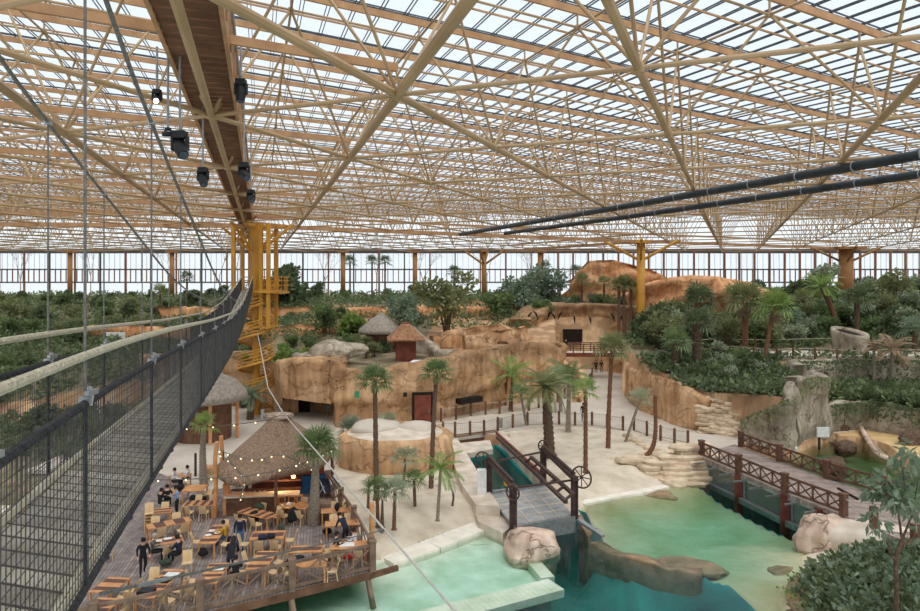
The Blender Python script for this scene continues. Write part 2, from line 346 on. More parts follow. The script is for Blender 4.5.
def nz2(x, y, s, seed=0):
    return noise.fractal(Vector((x*s, y*s, seed)), 1.0, 2.0, 3)
def hill(X, Y):
    z = np.interp(Y, [52,60,70,90,110,130,142], [4.0,3.3,4.95,6.2,7.9,9.4,9.6]); return z
def plateau(X, Y):
    z = np.interp(Y, [60,76,80,82,93,95,110,112,128,130,142], [4.8,4.9,5.1,6.2,6.5,7.4,7.7,8.7,9.0,9.6,9.7])
    zl = np.interp(Y, [60,66,72,85,100,118,135,142], [.2,1.2,3.0,4.6,6.2,8.0,9.4,9.6])
    t = np.clip((X+30)/8, 0, 1); return zl*(1-t)+z*t
step = .5
gx = np.concatenate([np.arange(-106,-30,1.0), np.arange(-30,46,.25), np.arange(46,106.1,1.0)]); gy = np.concatenate([np.arange(12,62,.25), np.arange(62,84,.5), np.arange(84,142.1,1.0)]); nx, ny = len(gx), len(gy)
XX, YY = np.meshgrid(gx, gy)
base_n = np.array([[0.0]*nx for _ in range(ny)])
for j in range(ny):
    for i in range(nx):
        base_n[j, i] = noise.noise(Vector((gx[i]*.35, gy[j]*.35, 3)))
Z = np.zeros_like(XX) + base_n*.05
MI = np.zeros(XX.shape, int)           # 0 sand 1 soil 2 bank 3 pale floor 4 sandy floor 5 deep floor 6 murky floor 7 ochre sand
i1 = inpoly(XX, YY, P1); i2 = inpoly(XX, YY, P2); ie = inpoly(XX, YY, ENC); il = inpoly(XX, YY, LEDGE); isl = inpoly(XX, YY, ISLE)
Z[i1] = plateau(XX[i1], YY[i1]) + base_n[i1]*.35; MI[i1] = 1
Z[i2] = hill(XX[i2], YY[i2]) + base_n[i2]*.35; MI[i2] = 1
Z[il] = 2.2 + base_n[il]*.15; MI[il] = 1
Z[ie] = .0 + base_n[ie]*.05; MI[ie] = 7
a = i1 & (XX > -4) & (XX < 15) & (YY > 74) & (YY < 101); MI[a] = 2
far_l = (XX < -26) & (YY < 66) & (YY > 40); MI[far_l] = 1
Z[far_l] = -.3
dw = distpoly(XX, YY, LAG); iw = inpoly(XX, YY, LAG) & ~isl
near = ~iw & (dw < 3) & ~i2 & ~i1 & ~ie & (YY < 58) & (XX < 20); tt = np.clip(dw/2.6, 0, 1)
Z[near] = (-.95*(1-tt) + 0*tt)[near]
sl = inpoly(XX, YY, SHALL_L); sr = inpoly(XX, YY, SHALL_R)
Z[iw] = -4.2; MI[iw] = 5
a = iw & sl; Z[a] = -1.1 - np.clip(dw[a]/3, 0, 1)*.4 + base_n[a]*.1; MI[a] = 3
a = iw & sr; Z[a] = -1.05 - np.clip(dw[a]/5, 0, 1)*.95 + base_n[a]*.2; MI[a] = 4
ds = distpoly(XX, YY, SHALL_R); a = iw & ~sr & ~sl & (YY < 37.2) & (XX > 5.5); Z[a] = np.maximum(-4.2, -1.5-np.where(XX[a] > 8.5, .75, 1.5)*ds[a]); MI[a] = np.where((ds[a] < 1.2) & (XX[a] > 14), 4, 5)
Z[isl] = -.35 + np.clip(distpoly(XX, YY, ISLE)[isl]/2, 0, 1)*.55 + base_n[isl]*.1; MI[isl] = 1
ip = inpoly(XX, YY, POOL2) | (ie & ((XX < 32.2+base_n*1.5) | (YY < 46.8))); Z[ip] = -1.6 + base_n[ip]*.3; MI[ip] = 6
step_d = np.abs(np.gradient(Z, axis=0)) + np.abs(np.gradient(Z, axis=1))
a = (step_d > .5) & ((i1 | i2 | il | ie) | (YY > 58)) & (MI != 6); MI[a] = 2
HF = Z
def height(x, y):
    i = int(np.searchsorted(gx, x)); j = int(np.searchsorted(gy, y))
    return float(HF[min(max(j,0),ny-1), min(max(i,0),nx-1)])
me = bpy.data.meshes.new('ground')
V = np.stack([XX, YY, Z], axis=-1).reshape(-1, 3)
idx = np.arange(nx*ny).reshape(ny, nx)
Q = np.stack([idx[:-1,:-1], idx[:-1,1:], idx[1:,1:], idx[1:,:-1]], axis=-1).reshape(-1, 4)
nq = len(Q); me.vertices.add(len(V)); me.vertices.foreach_set('co', V.astype(np.float32).ravel())
me.loops.add(4*nq); me.loops.foreach_set('vertex_index', Q.astype(np.int32).ravel())
me.polygons.add(nq); me.polygons.foreach_set('loop_start', np.arange(0, 4*nq, 4, dtype=np.int32)); me.polygons.foreach_set('loop_total', np.full(nq, 4, dtype=np.int32))
fm = np.minimum.reduce([MI[:-1,:-1], MI[:-1,1:], MI[1:,1:], MI[1:,:-1]]); fx = np.maximum.reduce([MI[:-1,:-1], MI[:-1,1:], MI[1:,1:], MI[1:,:-1]])
cz = [Z[:-1,:-1], Z[:-1,1:], Z[1:,1:], Z[1:,:-1]]; dq = np.maximum.reduce(cz)-np.minimum.reduce(cz)
fx = np.where((dq > .5) & (np.minimum.reduce(cz) > -3) & (YY[:-1,:-1] > 50), 2, fx); fx = np.where((dq > .8) & (np.minimum.reduce(cz) < -3), 5, fx)
me.polygons.foreach_set('material_index', fx.ravel().astype(np.int32)); me.polygons.foreach_set('use_smooth', np.ones(nq, bool))
me.update(calc_edges=True)
for k in ('sand','soil','bank','bedpale','bedgreen','beddeep','bedmurky','orangesand'): me.materials.append(M[k])
g = bpy.data.objects.new('ground', me); C.objects.link(g); tag(g, kind='structure')

# water bodies
wl = MB().box((-2, 34, -4.25), (56, 50, 6.5)).build('lagoon_water', M['water']); tag(wl, kind='structure')
w2 = MB().prism([(24.0,51.5),(25.7,53.6),(27,54.9),(29,57),(33,59),(41,57),(52,50),(52,36),(31,34.5)], -2.6, -.6).build('otter_pool_water', M['murk']); tag(w2, kind='structure')

def resample(pts, step):
    out = [Vector(pts[0])]
    for a, b in zip(pts[:-1], pts[1:]):
        a = Vector(a); b = Vector(b); n = max(1, int((b.xy-a.xy).length/step))
        out += [a.lerp(b, k/n) for k in range(1, n+1)]
    return out
def smooth(pts, it=2):
    for _ in range(it):
        q = [Vector(pts[0])]
        for a, b in zip(pts[:-1], pts[1:]):
            a = Vector(a); b = Vector(b); q += [a.lerp(b, .25), a.lerp(b, .75)]
        q.append(Vector(pts[-1])); pts = q
    return pts
# concrete path
pp = gp([(150,470),(205,492),(330,471),(345,453),(400,441.5),(455,438.5),(500,432.5),(559,426),(592,427),(634,431.5),(688,443),(702,460)]) + [(20.6,50.6),(23.2,55.6)] + \
     gp([(712,434),(686,429.5),(659,421),(633,407.5),(624,396),(628,374),(616,358),(585,357),(580,372),(566,399),(548,405),(529,412),(500,415.5),(456,421),(443,424),(385,430),(334,432)]) + [(-11.5,67),(-18,70),(-23,69.5),(-30,66),(-30,47)]
tag(MB().prism(pp, -.2, .06).build('path', M['path']), kind='structure')
# pale edging stones along the left shore and the small quay beside the lock
sh = [G(x, y, -.75) for x, y in ((384,556),(430,541),(478,522.5))]
mb = MB()
for a, b in zip(sh[:-1], sh[1:]):
    n = 3
    for k in range(n):
        p = a.lerp(b, k/n); q = a.lerp(b, (k+.985)/n); mb.bar(p-Vector((0,0,.36)), q-Vector((0,0,.36)), 1.7, .5)
tag(mb.build('shore_edging', M['whitestone']), kind='structure')
sh = [G(x, y, -.8) for x, y in ((580,501),(612,494),(640,490),(664,484))]
mb = MB()
for a, b in zip(sh[:-1], sh[1:]): mb.bar(a-Vector((0,0,.3)), b-Vector((0,0,.3)), .9, .5)
tag(mb.build('shore_edging', M['whitestone']), kind='structure')
tag(MB().prism(gp([(448,442),(457,438.5),(489,491),(500,508),(476,506),(462,486),(452,460)]), -2.5, .08).build('quay', M['quay']), kind='structure')
tag(MB().prism(gp([(474,504),(500,507),(513,525),(503,533),(478,521)], -.5), -2.5, -.5).build('quay', M['quay']), kind='structure')
tag(MB().prism(gp([(497,432),(503,431.5),(545,478),(545,484)]), -2.5, .1).build('quay', M['quay']), kind='structure')
tag(MB().prism(gp([(574,513),(579,511),(592,534),(588,538)], -1), -4.5, -.95).build('quay', M['rockbase']), kind='structure')
# channel walls of the lock
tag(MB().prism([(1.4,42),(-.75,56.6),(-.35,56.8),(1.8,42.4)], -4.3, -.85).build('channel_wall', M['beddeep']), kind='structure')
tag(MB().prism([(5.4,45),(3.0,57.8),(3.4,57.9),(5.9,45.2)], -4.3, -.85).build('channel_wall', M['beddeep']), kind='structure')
# sunken slab kerb of the pale basin and the drowned rock ledge
sl_pts = gp([(556,583),(480,603),(400,622),(330,640)], -1.1); mb = MB()
for a, b in zip(sl_pts[:-1], sl_pts[1:]):
    for k in range(14):
        p = Vector((*a,0)).lerp(Vector((*b,0)), k/14); q = Vector((*a,0)).lerp(Vector((*b,0)), (k+.97)/14)
        p.z = q.z = -1.32; mb.bar(p, q, 1.3, .36)
tag(mb.build('sunken_kerb', M['bedpale']), kind='structure')
a, b = gp([(520,545),(548,576)], -1.1); tag(MB().bar((*a,-1.34), (*b,-1.34), .7, .36).build('sunken_kerb', M['bedpale']), kind='structure')
mb = MB()
for k, (y0, zz) in enumerate(((0,-1.25),(.45,-1.45),(.9,-1.65))):
    p = G(482+k*2, 537+k*5, -1); mb.box((p.x, p.y-.1, zz-.3), (1.5,.5,.6), rz=.1)
tag(mb.build('pool_steps', M['bedpale']), kind='structure')

# ------------------------------------------------------------------ roof: space frame, purlins, glazing
A = 6.49; TH = .382; BJ = 1.27*A; OX, OY = -.2664*A, 2.8929*A; ZL = CAMZ+5.0; HU = .6471*A
def node(i, j, up=None):
    z = ZL if up is None else ZL + HU + A*(max(-.30, min(.30, -.071*i+.038*j))) + up
    return Vector((OX+A*i*math.cos(TH)+BJ*j*math.sin(TH), OY-A*i*math.sin(TH)+BJ*j*math.cos(TH), z))
def inside(p, m=0): return -106-m < p.x < 106+m and -12-m < p.y < 139+m
ceil = empty('ceiling', (0, 0, ZL), kind='structure'); coff = Vector((0,0,ZL))
def cpart(name, mb, m, stuff=False):
    mb.v = [(x, y, z-ZL) for x, y, z in mb.v]; o = mb.build(name, m, ceil)
    if stuff: o['kind'] = 'stuff'
    return o
RI = range(-30, 34); RJ = range(-12, 22)
for j in RJ:                                                # chords running across
    ok = [i for i in RI if inside(node(i, j))]
    if len(ok) > 1: cpart('lower_chord', MB().tube([node(ok[0], j), node(ok[-1], j)], .068, 8), M['steel'])
for i in RI:                                                # chords running away
    ok = [j for j in RJ if inside(node(i, j))]
    if len(ok) > 1:
        cpart('lower_chord', MB().tube([node(i, ok[0]), node(i, ok[-1])], .115 if i in (1,2,0) else .08, 8), M['steel'])
for s in (0, -2):                                 # heavy diagonal chords
    ok = [(i, s-i) for i in RI if inside(node(i, s-i)) and -12 <= s-i < 22]
    if len(ok) > 1: cpart('diagonal_chord', MB().tube([node(*ok[0]), node(*ok[-1])], .14, 8), M['steel'])
ok = [(i, -1-i) for i in RI if inside(node(i, -1-i))]
cpart('diagonal_chord', MB().tube([node(*ok[0]), node(*ok[-1])], .115, 8), M['steel'])
webs = []
for i in RI:
    for j in RJ:
        for u in ((i+.5, j), (i, j+.5)):
            U = node(*u, 0)
            if not inside(U): continue
            for l in (((i,j),(i+1,j)) if u[1] == j else ((i,j),(i,j+1))):
                Lw = node(*l)
                if inside(Lw): webs.append(((U+Lw)/2, Lw, U))
            webs.append((U, U, U+Vector((0,0,.55))))
            webs.append((U, U, U+Vector((0,0,.55))))
webs = [w_ for k, w_ in enumerate(webs)]
webs.sort(key=lambda w_: (w_[0]-Vector((0,0,CAMZ))).length if w_[0].y > 2 else 1e6)
big = MB(); seen = set(); kk = 0
for c, a, b in webs:
    key = (round(c.x,2), round(c.y,2), round(c.z,2))
    if key in seen: continue
    seen.add(key); d = (a-b).length; rad = .05 if d > 1 else .04
    if kk < 96 and d > 1 and c.y > 2: cpart('web_strut', MB().tube([a, b], rad, 7), M['steel']); kk += 1
    else: big.tube([a, b], rad, 4 if c.y > 60 else 6, cap=False)
    if d < 1: big.box(a, (.16,.16,.16))
cpart('web_strut', big, M['steel'], stuff=True)
nod = MB()
for i in RI:
    for j in RJ:
        p = node(i, j)
        if inside(p) and p.y < 70: nod.lathe([(.02,-.16),(.14,-.11),(.18,0),(.14,.11),(.02,.16)], p, 8)
cpart('joint', nod, M['steel'], stuff=True)
# upper chords both diagonal ways, purlins above them
for p, q in (((-19.8,66),(25.4,95.5)),((25.4,95.5),(66,118)),((-19.8,66),(-60,62)),((-60,62),(-100,60)),((-19.8,66),(-34,104)),((25.4,95.5),(8,134))):
    cpart('main_girder', MB().bar((*p,ZL-.15),(*q,ZL-.15), .35, .4).bar((*p,ZL+.9),(*q,ZL+.9), .2, .25), M['timber'])
def upline(s, kind):
    """points of the upper grid where i+j = s (kind 0) or i-j = s (kind 1)"""
    out = []
    for k in range(-60, 68):
        i = k/2
        j = s-i if kind == 0 else i-s
        if -12 <= j < 22:
            p = node(i, j, 0)
            if inside(p): out.append(p)
    return out
for kind in (0, 1):
    for s2 in range(-70, 80):
        s = s2+.5
        pts = upline(s, kind)
        if len(pts) > 1:
            cpart('upper_chord', MB().tube(pts[::2] if pts[-1] == pts[::2][-1] else pts[::2]+[pts[-1]], .05, 5), M['steel'])
            if kind == 1:
                mb = MB(); q = [p+Vector((0,0,.62)) for p in pts]
                for a, b in zip(q[:-1:3], q[3::3]): mb.bar(a, b, .10, .27)
                cpart('purlin', mb, M['timber'])
                mb = MB()
                for dx in (-.16, .16):
                    q2 = [p+Vector((dx, .05, .86)) for p in pts]
                    for a, b in zip(q2[:-1:3], q2[3::3]): mb.bar(a, b, .04, .05)
                cpart('gutter', mb, M['darkbar'])
        pts = upline(s-.5, kind)
        if len(pts) > 1 and kind == 1:
            q = [p+Vector((0,0,.72)) for p in pts]; mb = MB()
            for a, b in zip(q[:-1:3], q[3::3]): mb.bar(a, b, .06, .07)
            cpart('thin_purlin', mb, M['timber'])
bars = []
for s8 in range(-70*5, 80*5):                           # paired glazing bars
    pts = upline(s8/5, 0)
    if len(pts) > 1: bars.append(pts)
bars.sort(key=lambda p: min((q-Vector((0,0,CAMZ))).length for q in p))
rest = MB()
for k, pts in enumerate(bars):
    mb = MB() if k < 98 else rest
    for dx in (-.075, .075):
        q = [p+Vector((dx,0,.93)) for p in pts]
        for a, b in zip(q[:-1:4], q[4::4]): mb.bar(a, b, .03, .05)
        r_ = (len(q)-1)//4*4
        if r_ < len(q)-1: mb.bar(q[r_], q[-1], .03, .05)
    if k < 98: cpart('glazing_bar', mb, M['darkbar'])
cpart('glazing_bar', rest, M['darkbar'], stuff=True)
mb = MB()                                                    # the panes follow the same folded surface
gi = np.arange(-30, 34, 1.0)
for i in gi:
    for j in range(-12, 22):
        c4 = [node(i, j, .98), node(i+1, j, .98), node(i+1, j+1, .98), node(i, j+1, .98)]
        if all(inside(p, 6) for p in c4): mb.add(c4, [(0,1,2,3)])
cpart('glass_pane', mb, M['glass'])

# ------------------------------------------------------------------ glass end wall
WY = 139.5; Z0w = 8.6
wf = empty('window_1', (0, WY, Z0w), kind='structure')
def wpart(name, mb, m, stuff=False):
    mb.v = [(x, y-WY, z-Z0w) for x, y, z in mb.v]; o = mb.build(name, m, wf)
    if stuff: o['kind'] = 'stuff'
xs = list(np.arange(-105, 15, 5.2))+list(np.arange(17, 105.1, 3.1))
for k, x in enumerate(xs):
    br = x > 20 or k % 5 == 2
    wpart('mullion', MB().box((x, WY, (Z0w+ZL+.4)/2), (.34 if br else .24, .4, ZL+.4-Z0w)), M['brownpost'] if br or k % 2 else M['darkmul'])
for z, h in ((14.85,.28),(12.2,.28),(ZL+.1,.9),(9.0,.5)):
    wpart('rail', MB().box((0, WY, z), (212, .35, h)), M['darkmul'])
mb = MB()
for x in np.arange(-105, 105.1, 1.1): mb.box((x, WY, 13.5), (.16,.2,2.9))
wpart('thin_mullion', mb, M['brownpost'], True)
mb = MB()
for x in np.arange(-105, 105.1, 1.1): mb.box((x, WY+.1, 16.8), (.06,.08,3.9))
wpart('glazing_bar', mb, M['galv'], True)
wpart('pane', MB().box((0, WY+.25, (Z0w+ZL)/2), (212, .04, ZL-Z0w)), M['wallglass'])
for n_, x in ((2,-106),(3,106)):
    wf2 = empty('window_%d' % n_, (x, 70, 0), kind='structure')
    MB().box((0, 0, 9.3), (.04, 140, 18.6)).build('pane', M['wallglass'], wf2)
    for y in np.arange(-68, 69, 6.8): MB().box((0, y, 9.3), (.5,.4,18.6)).build('mullion', M['brownpost'], wf2)
tag(MB().box((0, 165, 8.3), (260, 50, .4)).build('outside_ground', M['path']), kind='structure')
tag(MB().box((0, WY, 4.3), (212, .6, 8.7)).build('wall_back', M['rockgrey']), kind='structure')
# ------------------------------------------------------------------ sculpted rock walls
def rock_wall(name, pts, thick, m, label=None, cat=None, kind=None, amp=.45, seed=0, step_=.45, group=None, over=0.0, lean=0.0, cut=None):
    """pts: (x, y, ztop[, zbottom]); the visible face is on the right hand of the direction of travel"""
    P = [Vector((p[0], p[1], 0)) for p in pts]; zt = [p[2] for p in pts]; zb = [(p[3] if len(p) > 3 else 0) for p in pts]
    S = []
    for k in range(len(P)-1):
        n = max(1, int((P[k+1]-P[k]).length/step_))
        for q in range(n+(k == len(P)-2)):
            t = q/n; S.append((P[k].lerp(P[k+1], t), zt[k]*(1-t)+zt[k+1]*t, zb[k]*(1-t)+zb[k+1]*t))
    # soften the corners
    for _ in range(3):
        S = [S[0]]+[((a[0]+b[0]*2+c[0])/4, (a[1]+b[1]*2+c[1])/4, b[2]) for a, b, c in zip(S[:-2], S[1:-1], S[2:])]+[S[-1]]
    n = len(S); nv = max(5, int((max(zt)-min(zb))/(step_*.8))+1); vs = []; rows = nv+4
    for k, (p, t_, b_) in enumerate(S):
        d = (S[min(k+1,n-1)][0]-S[max(k-1,0)][0]).normalized(); nr = Vector((d.y, -d.x, 0))
        tj = t_ + .28*noise.noise(Vector((p.x*.5, p.y*.5, seed+9))) + .12*noise.noise(Vector((p.x*2, p.y*2, seed)))
        for r in range(nv):
            f = r/(nv-1); z = b_-.2+(tj-b_+.2)*f
            q = Vector((p.x*.33, p.y*.33, z*.42+seed)); o = noise.fractal(q, 1, 2, 4)*amp
            led = math.floor(z*.55+noise.noise(Vector((p.x*.12, p.y*.12, seed)))*1.6); o += .5*amp*noise.noise(Vector((p.x*.2, p.y*.2, led*3.7+seed)))
            o += over*f - lean*f - (.35 if r == nv-1 else 0)*amp
            if cut and z-b_ < cut[0]+.5*noise.noise(Vector((p.x*.25, p.y*.25, 4))): o -= cut[1]
            w_ = p + nr*o; vs.append((w_.x, w_.y, z))
        for g_, zz in ((.12, .06), (.5, .02), (.95, -.05), (1, None)):
            w_ = p - nr*thick*g_; vs.append((w_.x, w_.y, (tj+zz+.1*noise.noise(Vector((w_.x, w_.y, 1)))) if zz is not None else b_-.2))
    fs = [(k*rows+r, (k+1)*rows+r, (k+1)*rows+r+1, k*rows+r+1) for k in range(n-1) for r in range(rows-1)]
    fs += [tuple(reversed(range(rows))), tuple((n-1)*rows+r for r in range(rows))]
    c = Vector((sum(v[0] for v in vs)/len(vs), sum(v[1] for v in vs)/len(vs), min(zb)))
    mb = MB(); mb.v = [(v[0]-c.x, v[1]-c.y, v[2]-c.z) for v in vs]; mb.f = fs; mb.m = [0]*len(fs)
    o = mb.build(name, m, smooth=True); o.location = c
    return tag(o, label, cat, group, kind)
def boulder(name, c, r, sc, m, label=None, cat=None, seed=0, rz=0, sub=4, amp=.28, parent=None, group=None, flat=None):
    bm = bmesh.new(); bmesh.ops.create_icosphere(bm, subdivisions=sub, radius=1)
    for v in bm.verts:
        p = v.co.copy(); k = 1+amp*noise.fractal(p*1.1+Vector((seed*7.3,0,0)), 1, 2, 4)+amp*.5*(abs(noise.noise(p*2.3+Vector((seed,0,0)))))
        q = p*k
        mx = max(abs(q.x), abs(q.y), abs(q.z)); q *= (1-.25)+.25*(1/max(mx,.5))
        v.co = Vector((q.x*sc[0], q.y*sc[1], q.z*sc[2]))*r
        if flat is not None: v.co.z = min(v.co.z, flat + v.co.x*0)
    me = bpy.data.meshes.new(name); bm.to_mesh(me); bm.free(); me.materials.append(m)
    me.polygons.foreach_set('use_smooth', [True]*len(me.polygons))
    o = bpy.data.objects.new(name, me); C.objects.link(o); o.location = c; o.rotation_euler = (0,0,rz)
    if parent is not None: o.parent = parent
    return tag(o, label, cat, group)
rk = 'rock wall'
rock_wall('rock_wall', [(-17.6,66,5.6,2.2),(-17.0,64,5.7,2.3),(-15,62.8,5.9,2.2),(-11.8,61.8,5.8,2.0)], 3, M['rock'], 'overhanging tan rock mass above the dark cave mouth, left of the long cliff', rk, seed=1, over=.5)
rock_wall('rock_wall', [(-34,72,5.2,0),(-27,71,5.5,0),(-22,70.4,5.6,0),(-18.6,69.6,5.6,0),(-17.4,67.5,5.7,0),(-17.2,66.4,5.6,0)], 1.4, M['rock'], 'tan rock wall behind the foot of the spiral stair tower', rk, amp=.4, seed=52)
rock_wall('rock_wall', [(-17.8,68.5,4.5),(-12,67.5,4.5),(-10.6,66,4.5)], 1, M['rock'], 'plain shaded rock wall at the back of the cave', rk, amp=.15, seed=2)
tag(MB().box((-16.2,67.3,1.1),(2.6,.3,2.2)).build('cave_shade_panel', M['dark']), 'dark panel painted as shade at the back of the cave under the overhanging rock', 'opening')  # solid panel; the shade of the cave is put into its dark colour
rock_wall('rock_wall', [(-12.6,67,5.6),(-12.2,63,5.9),(-11.3,60.2,6.0),(-10.1,60,5.1),(-8.6,60.5,5.0),(-5.4,61.6,5.4),(-3.3,62.5,5.6),(-1.9,63.3,5.7),(.5,65.6,6.1),(3.5,68.7,6.2),(5.4,71.5,6.3)],
          1.6, M['rock'], 'long tan rock cliff with a brown door behind the path', rk, amp=.55, seed=3, over=.3, cut=(2.1,.45))
rock_wall('rock_wall', [(5.2,71.3,6.5),(6.0,72.4,6.4),(6.4,73.6,6.3),(9.2,75.3,6.1),(11.2,77.5,5.6),(12.4,80,5.5),(12,86,5.4)], 1.6, M['rock'], 'blocky tan cliff corner left of the far footbridge', rk, amp=.6, seed=4) if 0 else rock_wall('rock_wall', [(5.2,71.3,6.5),(6.0,72.4,6.4),(6.4,73.6,6.3),(9.2,75.3,6.1),(11.2,77.5,5.6),(12.4,80,5.5),(12,86,5.4)], 1.6, M['rock'], 'blocky tan cliff corner left of the far footbridge', rk, amp=.6, seed=4, cut=(2.6,.5))
rock_wall('rock_wall', [(4.9,70.8,6.6),(5.9,71.6,6.7),(6.9,73.0,6.6)], 1.3, M['rock'], 'narrow buttress dividing the long cliff from its corner', 'rock buttress', amp=.6, seed=24)
rock_wall('rock_wall', [(-3,78,6.6,4.6),(1,80.5,7.4,4.6),(5,82,7.5,4.6),(7.5,84,6.9,4.6),(8.6,90,6.2,4.6)], 1.2, M['rock'], 'upper rock rim with a pale ledge above the cliff corner', rk, seed=5, amp=.5)
rock_wall('rock_wall', [(-5.5,76,8.0,4.6),(-3.6,75,6.2,4.6),(-2.6,71,5.7,4.6),(0,70.5,5.9,4.6)], .9, M['rockgrey'], 'grey sloping rock rim enclosing the animal yard', rk, seed=6, amp=.3)
rock_wall('rock_wall', [(-50,90,6.8,4.5),(-36,87,7.0,4.6),(-25,85,7.3,4.6),(-16,84,7.4,4.6),(-7,86,7.6,4.8)], .8, M['rockorange'], 'low orange clay bank of the lowest planted terrace', 'clay bank', seed=7, amp=.4)
rock_wall('rock_wall', [(-48,104,8.7,6),(-30,100,8.9,6),(-14,98,8.9,6),(0,99,9.1,6),(8,101,8.9,6)], .8, M['rockorange'], 'clay bank of the middle planted terrace below the windows', 'clay bank', seed=8, amp=.5)
rock_wall('rock_wall', [(-8,118,9.6,7),(0,116,9.9,7),(4,112,9.3,7),(9,113,9.9,7),(15,118,10.3,7)], 1, M['rock'], 'tan rock hollow on the slope under the windows', rk, seed=9, amp=.8)
rock_wall('rock_wall', [(.5,74.5,6.9,4.6),(4.2,75.6,7.3,4.6),(6.6,78,7.5,4.6),(8.3,82,7.3,4.6)], 1.0, M['rock'], 'second rock tier rising behind the blocky cliff corner', rk, seed=61, amp=.5)
# tunnel cliff
rock_wall('rock_wall', [(9.2,92,7.4,2.6),(11,95.5,9.0,2.6),(13.6,99,9.4,2.6),(16.6,100,9.5,5.9),(20.4,100,9.4,5.9),(25,98.5,9.2,2.6),(30,97.5,8.6,2.6),(36,99,7.4,2.6)], 3, M['rock'],
          'broad tan cliff with dark claw marks above the tunnel', rk, seed=10, amp=.7, over=.8)
rock_wall('rock_wall', [(9,94,6,0),(12,98.5,6.1,0),(15,100.4,6.2,0),(15.2,103,6.2,0)], 2, M['rock'], 'tan rock left of the tunnel mouth', rk, seed=11, amp=.4)
rock_wall('rock_wall', [(18.8,104,6.2,0),(19,100.2,6.2,0),(22,98.4,5.6,0),(25,96.5,4.6,0)], 2, M['rock'], 'tan rock right of the tunnel mouth', rk, seed=12, amp=.4)
tag(MB().box((16.3,99.3,4.9),(2.7,2.6,1.8)).build('tunnel', M['dark']), 'dark square block painted as the shaded tunnel mouth above the far footbridge', 'tunnel')  # solid block, dark colour stands in for the shade inside the tunnel
claw = empty('claw_marks', (17, 98, 7), label='row of dark hooked scratch marks on the tunnel cliff', cat='scratches')
for k, (x, z, a_) in enumerate(((9.4,8.0,-1),(10.4,8.2,1),(12.5,8.0,-1),(13.4,7.7,1),(14.3,7.9,-1),(16.5,7.3,.2),(18.8,7.2,.5),(22,7.6,1),(23,7.4,-.9),(24.4,7.2,-1))):
    yy = {0:93.6}.get(k, np.interp(x, [9.4,11,13.6,16.6,20.4,25],[91.6,94.4,97.8,98.7,98.8,97.3]))-.55
    MB().tube([(x-17-.45*a_, yy-98, z-7+.6),(x-17, yy-98-.15, z-7+.1),(x-17+.25*a_, yy-98, z-7-.65)], [.05,.15,.04], 6).build('scratch', M['dark'], claw)
rock_wall('rock_wall', [(19.6,97,4.5),(22.5,93.5,4.6),(25.2,92,4.3),(27,94,4.5)], 3, M['rock'], 'rounded rock beside the path right of the far footbridge', rk, seed=13, amp=.6)
rock_wall('rock_wall', [(12.9,91,3.4),(12.6,84,2.6),(13.6,78,2.4),(12.6,74,1.0),(12.0,72.6,.6)], .9, M['rock'], 'low curved rock parapet left of the path below the footbridge', 'parapet', seed=14, amp=.3)
# retaining wall of the planted hill
rock_wall('rock_wall', [(25.6,92,3.6),(22,84,3.4),(19.3,79,3.8),(18.2,74.5,3.7),(18.0,70.6,3.8),(18.75,64,3.9),(20.0,60.3,3.6),(21.5,58.6,2.7)], 1.1, M['rock'],
          'curved tan retaining wall of the planted hill, right of the path', rk, amp=.35, seed=15)
# otter enclosure walls
rock_wall('rock_wall', [(23.2,56.2,1.5),(24.4,54.8,2.6),(25.7,53.0,3.9),(26.4,53.6,4.8),(27.2,54.6,5.1)][::1], .9, M['rockgrey'], 'grey mossy wall with hanging roots left of the otter pool', rk, seed=16, amp=.35)
rock_wall('rock_wall', [(27.0,54.4,5.1),(28.2,55.8,5.2),(29.8,56.6,5.0),(31.6,57.8,4.8),(32.6,60,4.7),(33,63,4.6)], 1.0, M['rockgrey'], 'tall smooth grey wall at the head of the otter pool', rk, seed=17, amp=.3)
rock_wall('rock_wall', [(31.4,58.3,2.4,-.1),(33.5,59.4,2.5),(35.8,59.8,2.5),(36.3,58.4,2.6),(38.6,56,2.4),(44,52.2,2.4),(60,48,2.5)], 1.0, M['rockgrey'], 'low wall below the planted ledge behind the ochre sand', rk, seed=18, amp=.3)
rock_wall('rock_wall', [(32.4,64,5.0,2),(33.2,67.4,5.1,2),(38,68.2,5.1,2),(45,68,5.1,2),(60,67,5.2,2),(75,62,5.4,2)], 1.0, M['rockgrey'], 'dark upper wall hung with creepers behind the planted ledge', rk, seed=19, amp=.3)
# far rocks on the right
rock_wall('rock_wall', [(18.5,120,12.4,7),(20.5,113,15.8,7),(24,111,16.2,7),(28,111,15.4,7),(33,113,14.4,7),(37,116,12.5,7)], 6, M['rockorange'], 'tall orange and grey rock crag behind the ochre column', rk, seed=20, amp=1.3, step_=.8, lean=.8)
rock_wall('rock_wall', [(27,108,10.8,4.5),(30,103,12.8,4.5),(35,102,13.6,4.5),(41,103,13.2,4.5),(47,105,11.4,4.5),(51,109,9.8,4.5)], 6, M['rockorange'], 'wide orange rock face above the palms', rk, seed=21, amp=1.3, step_=.8, over=1.6)
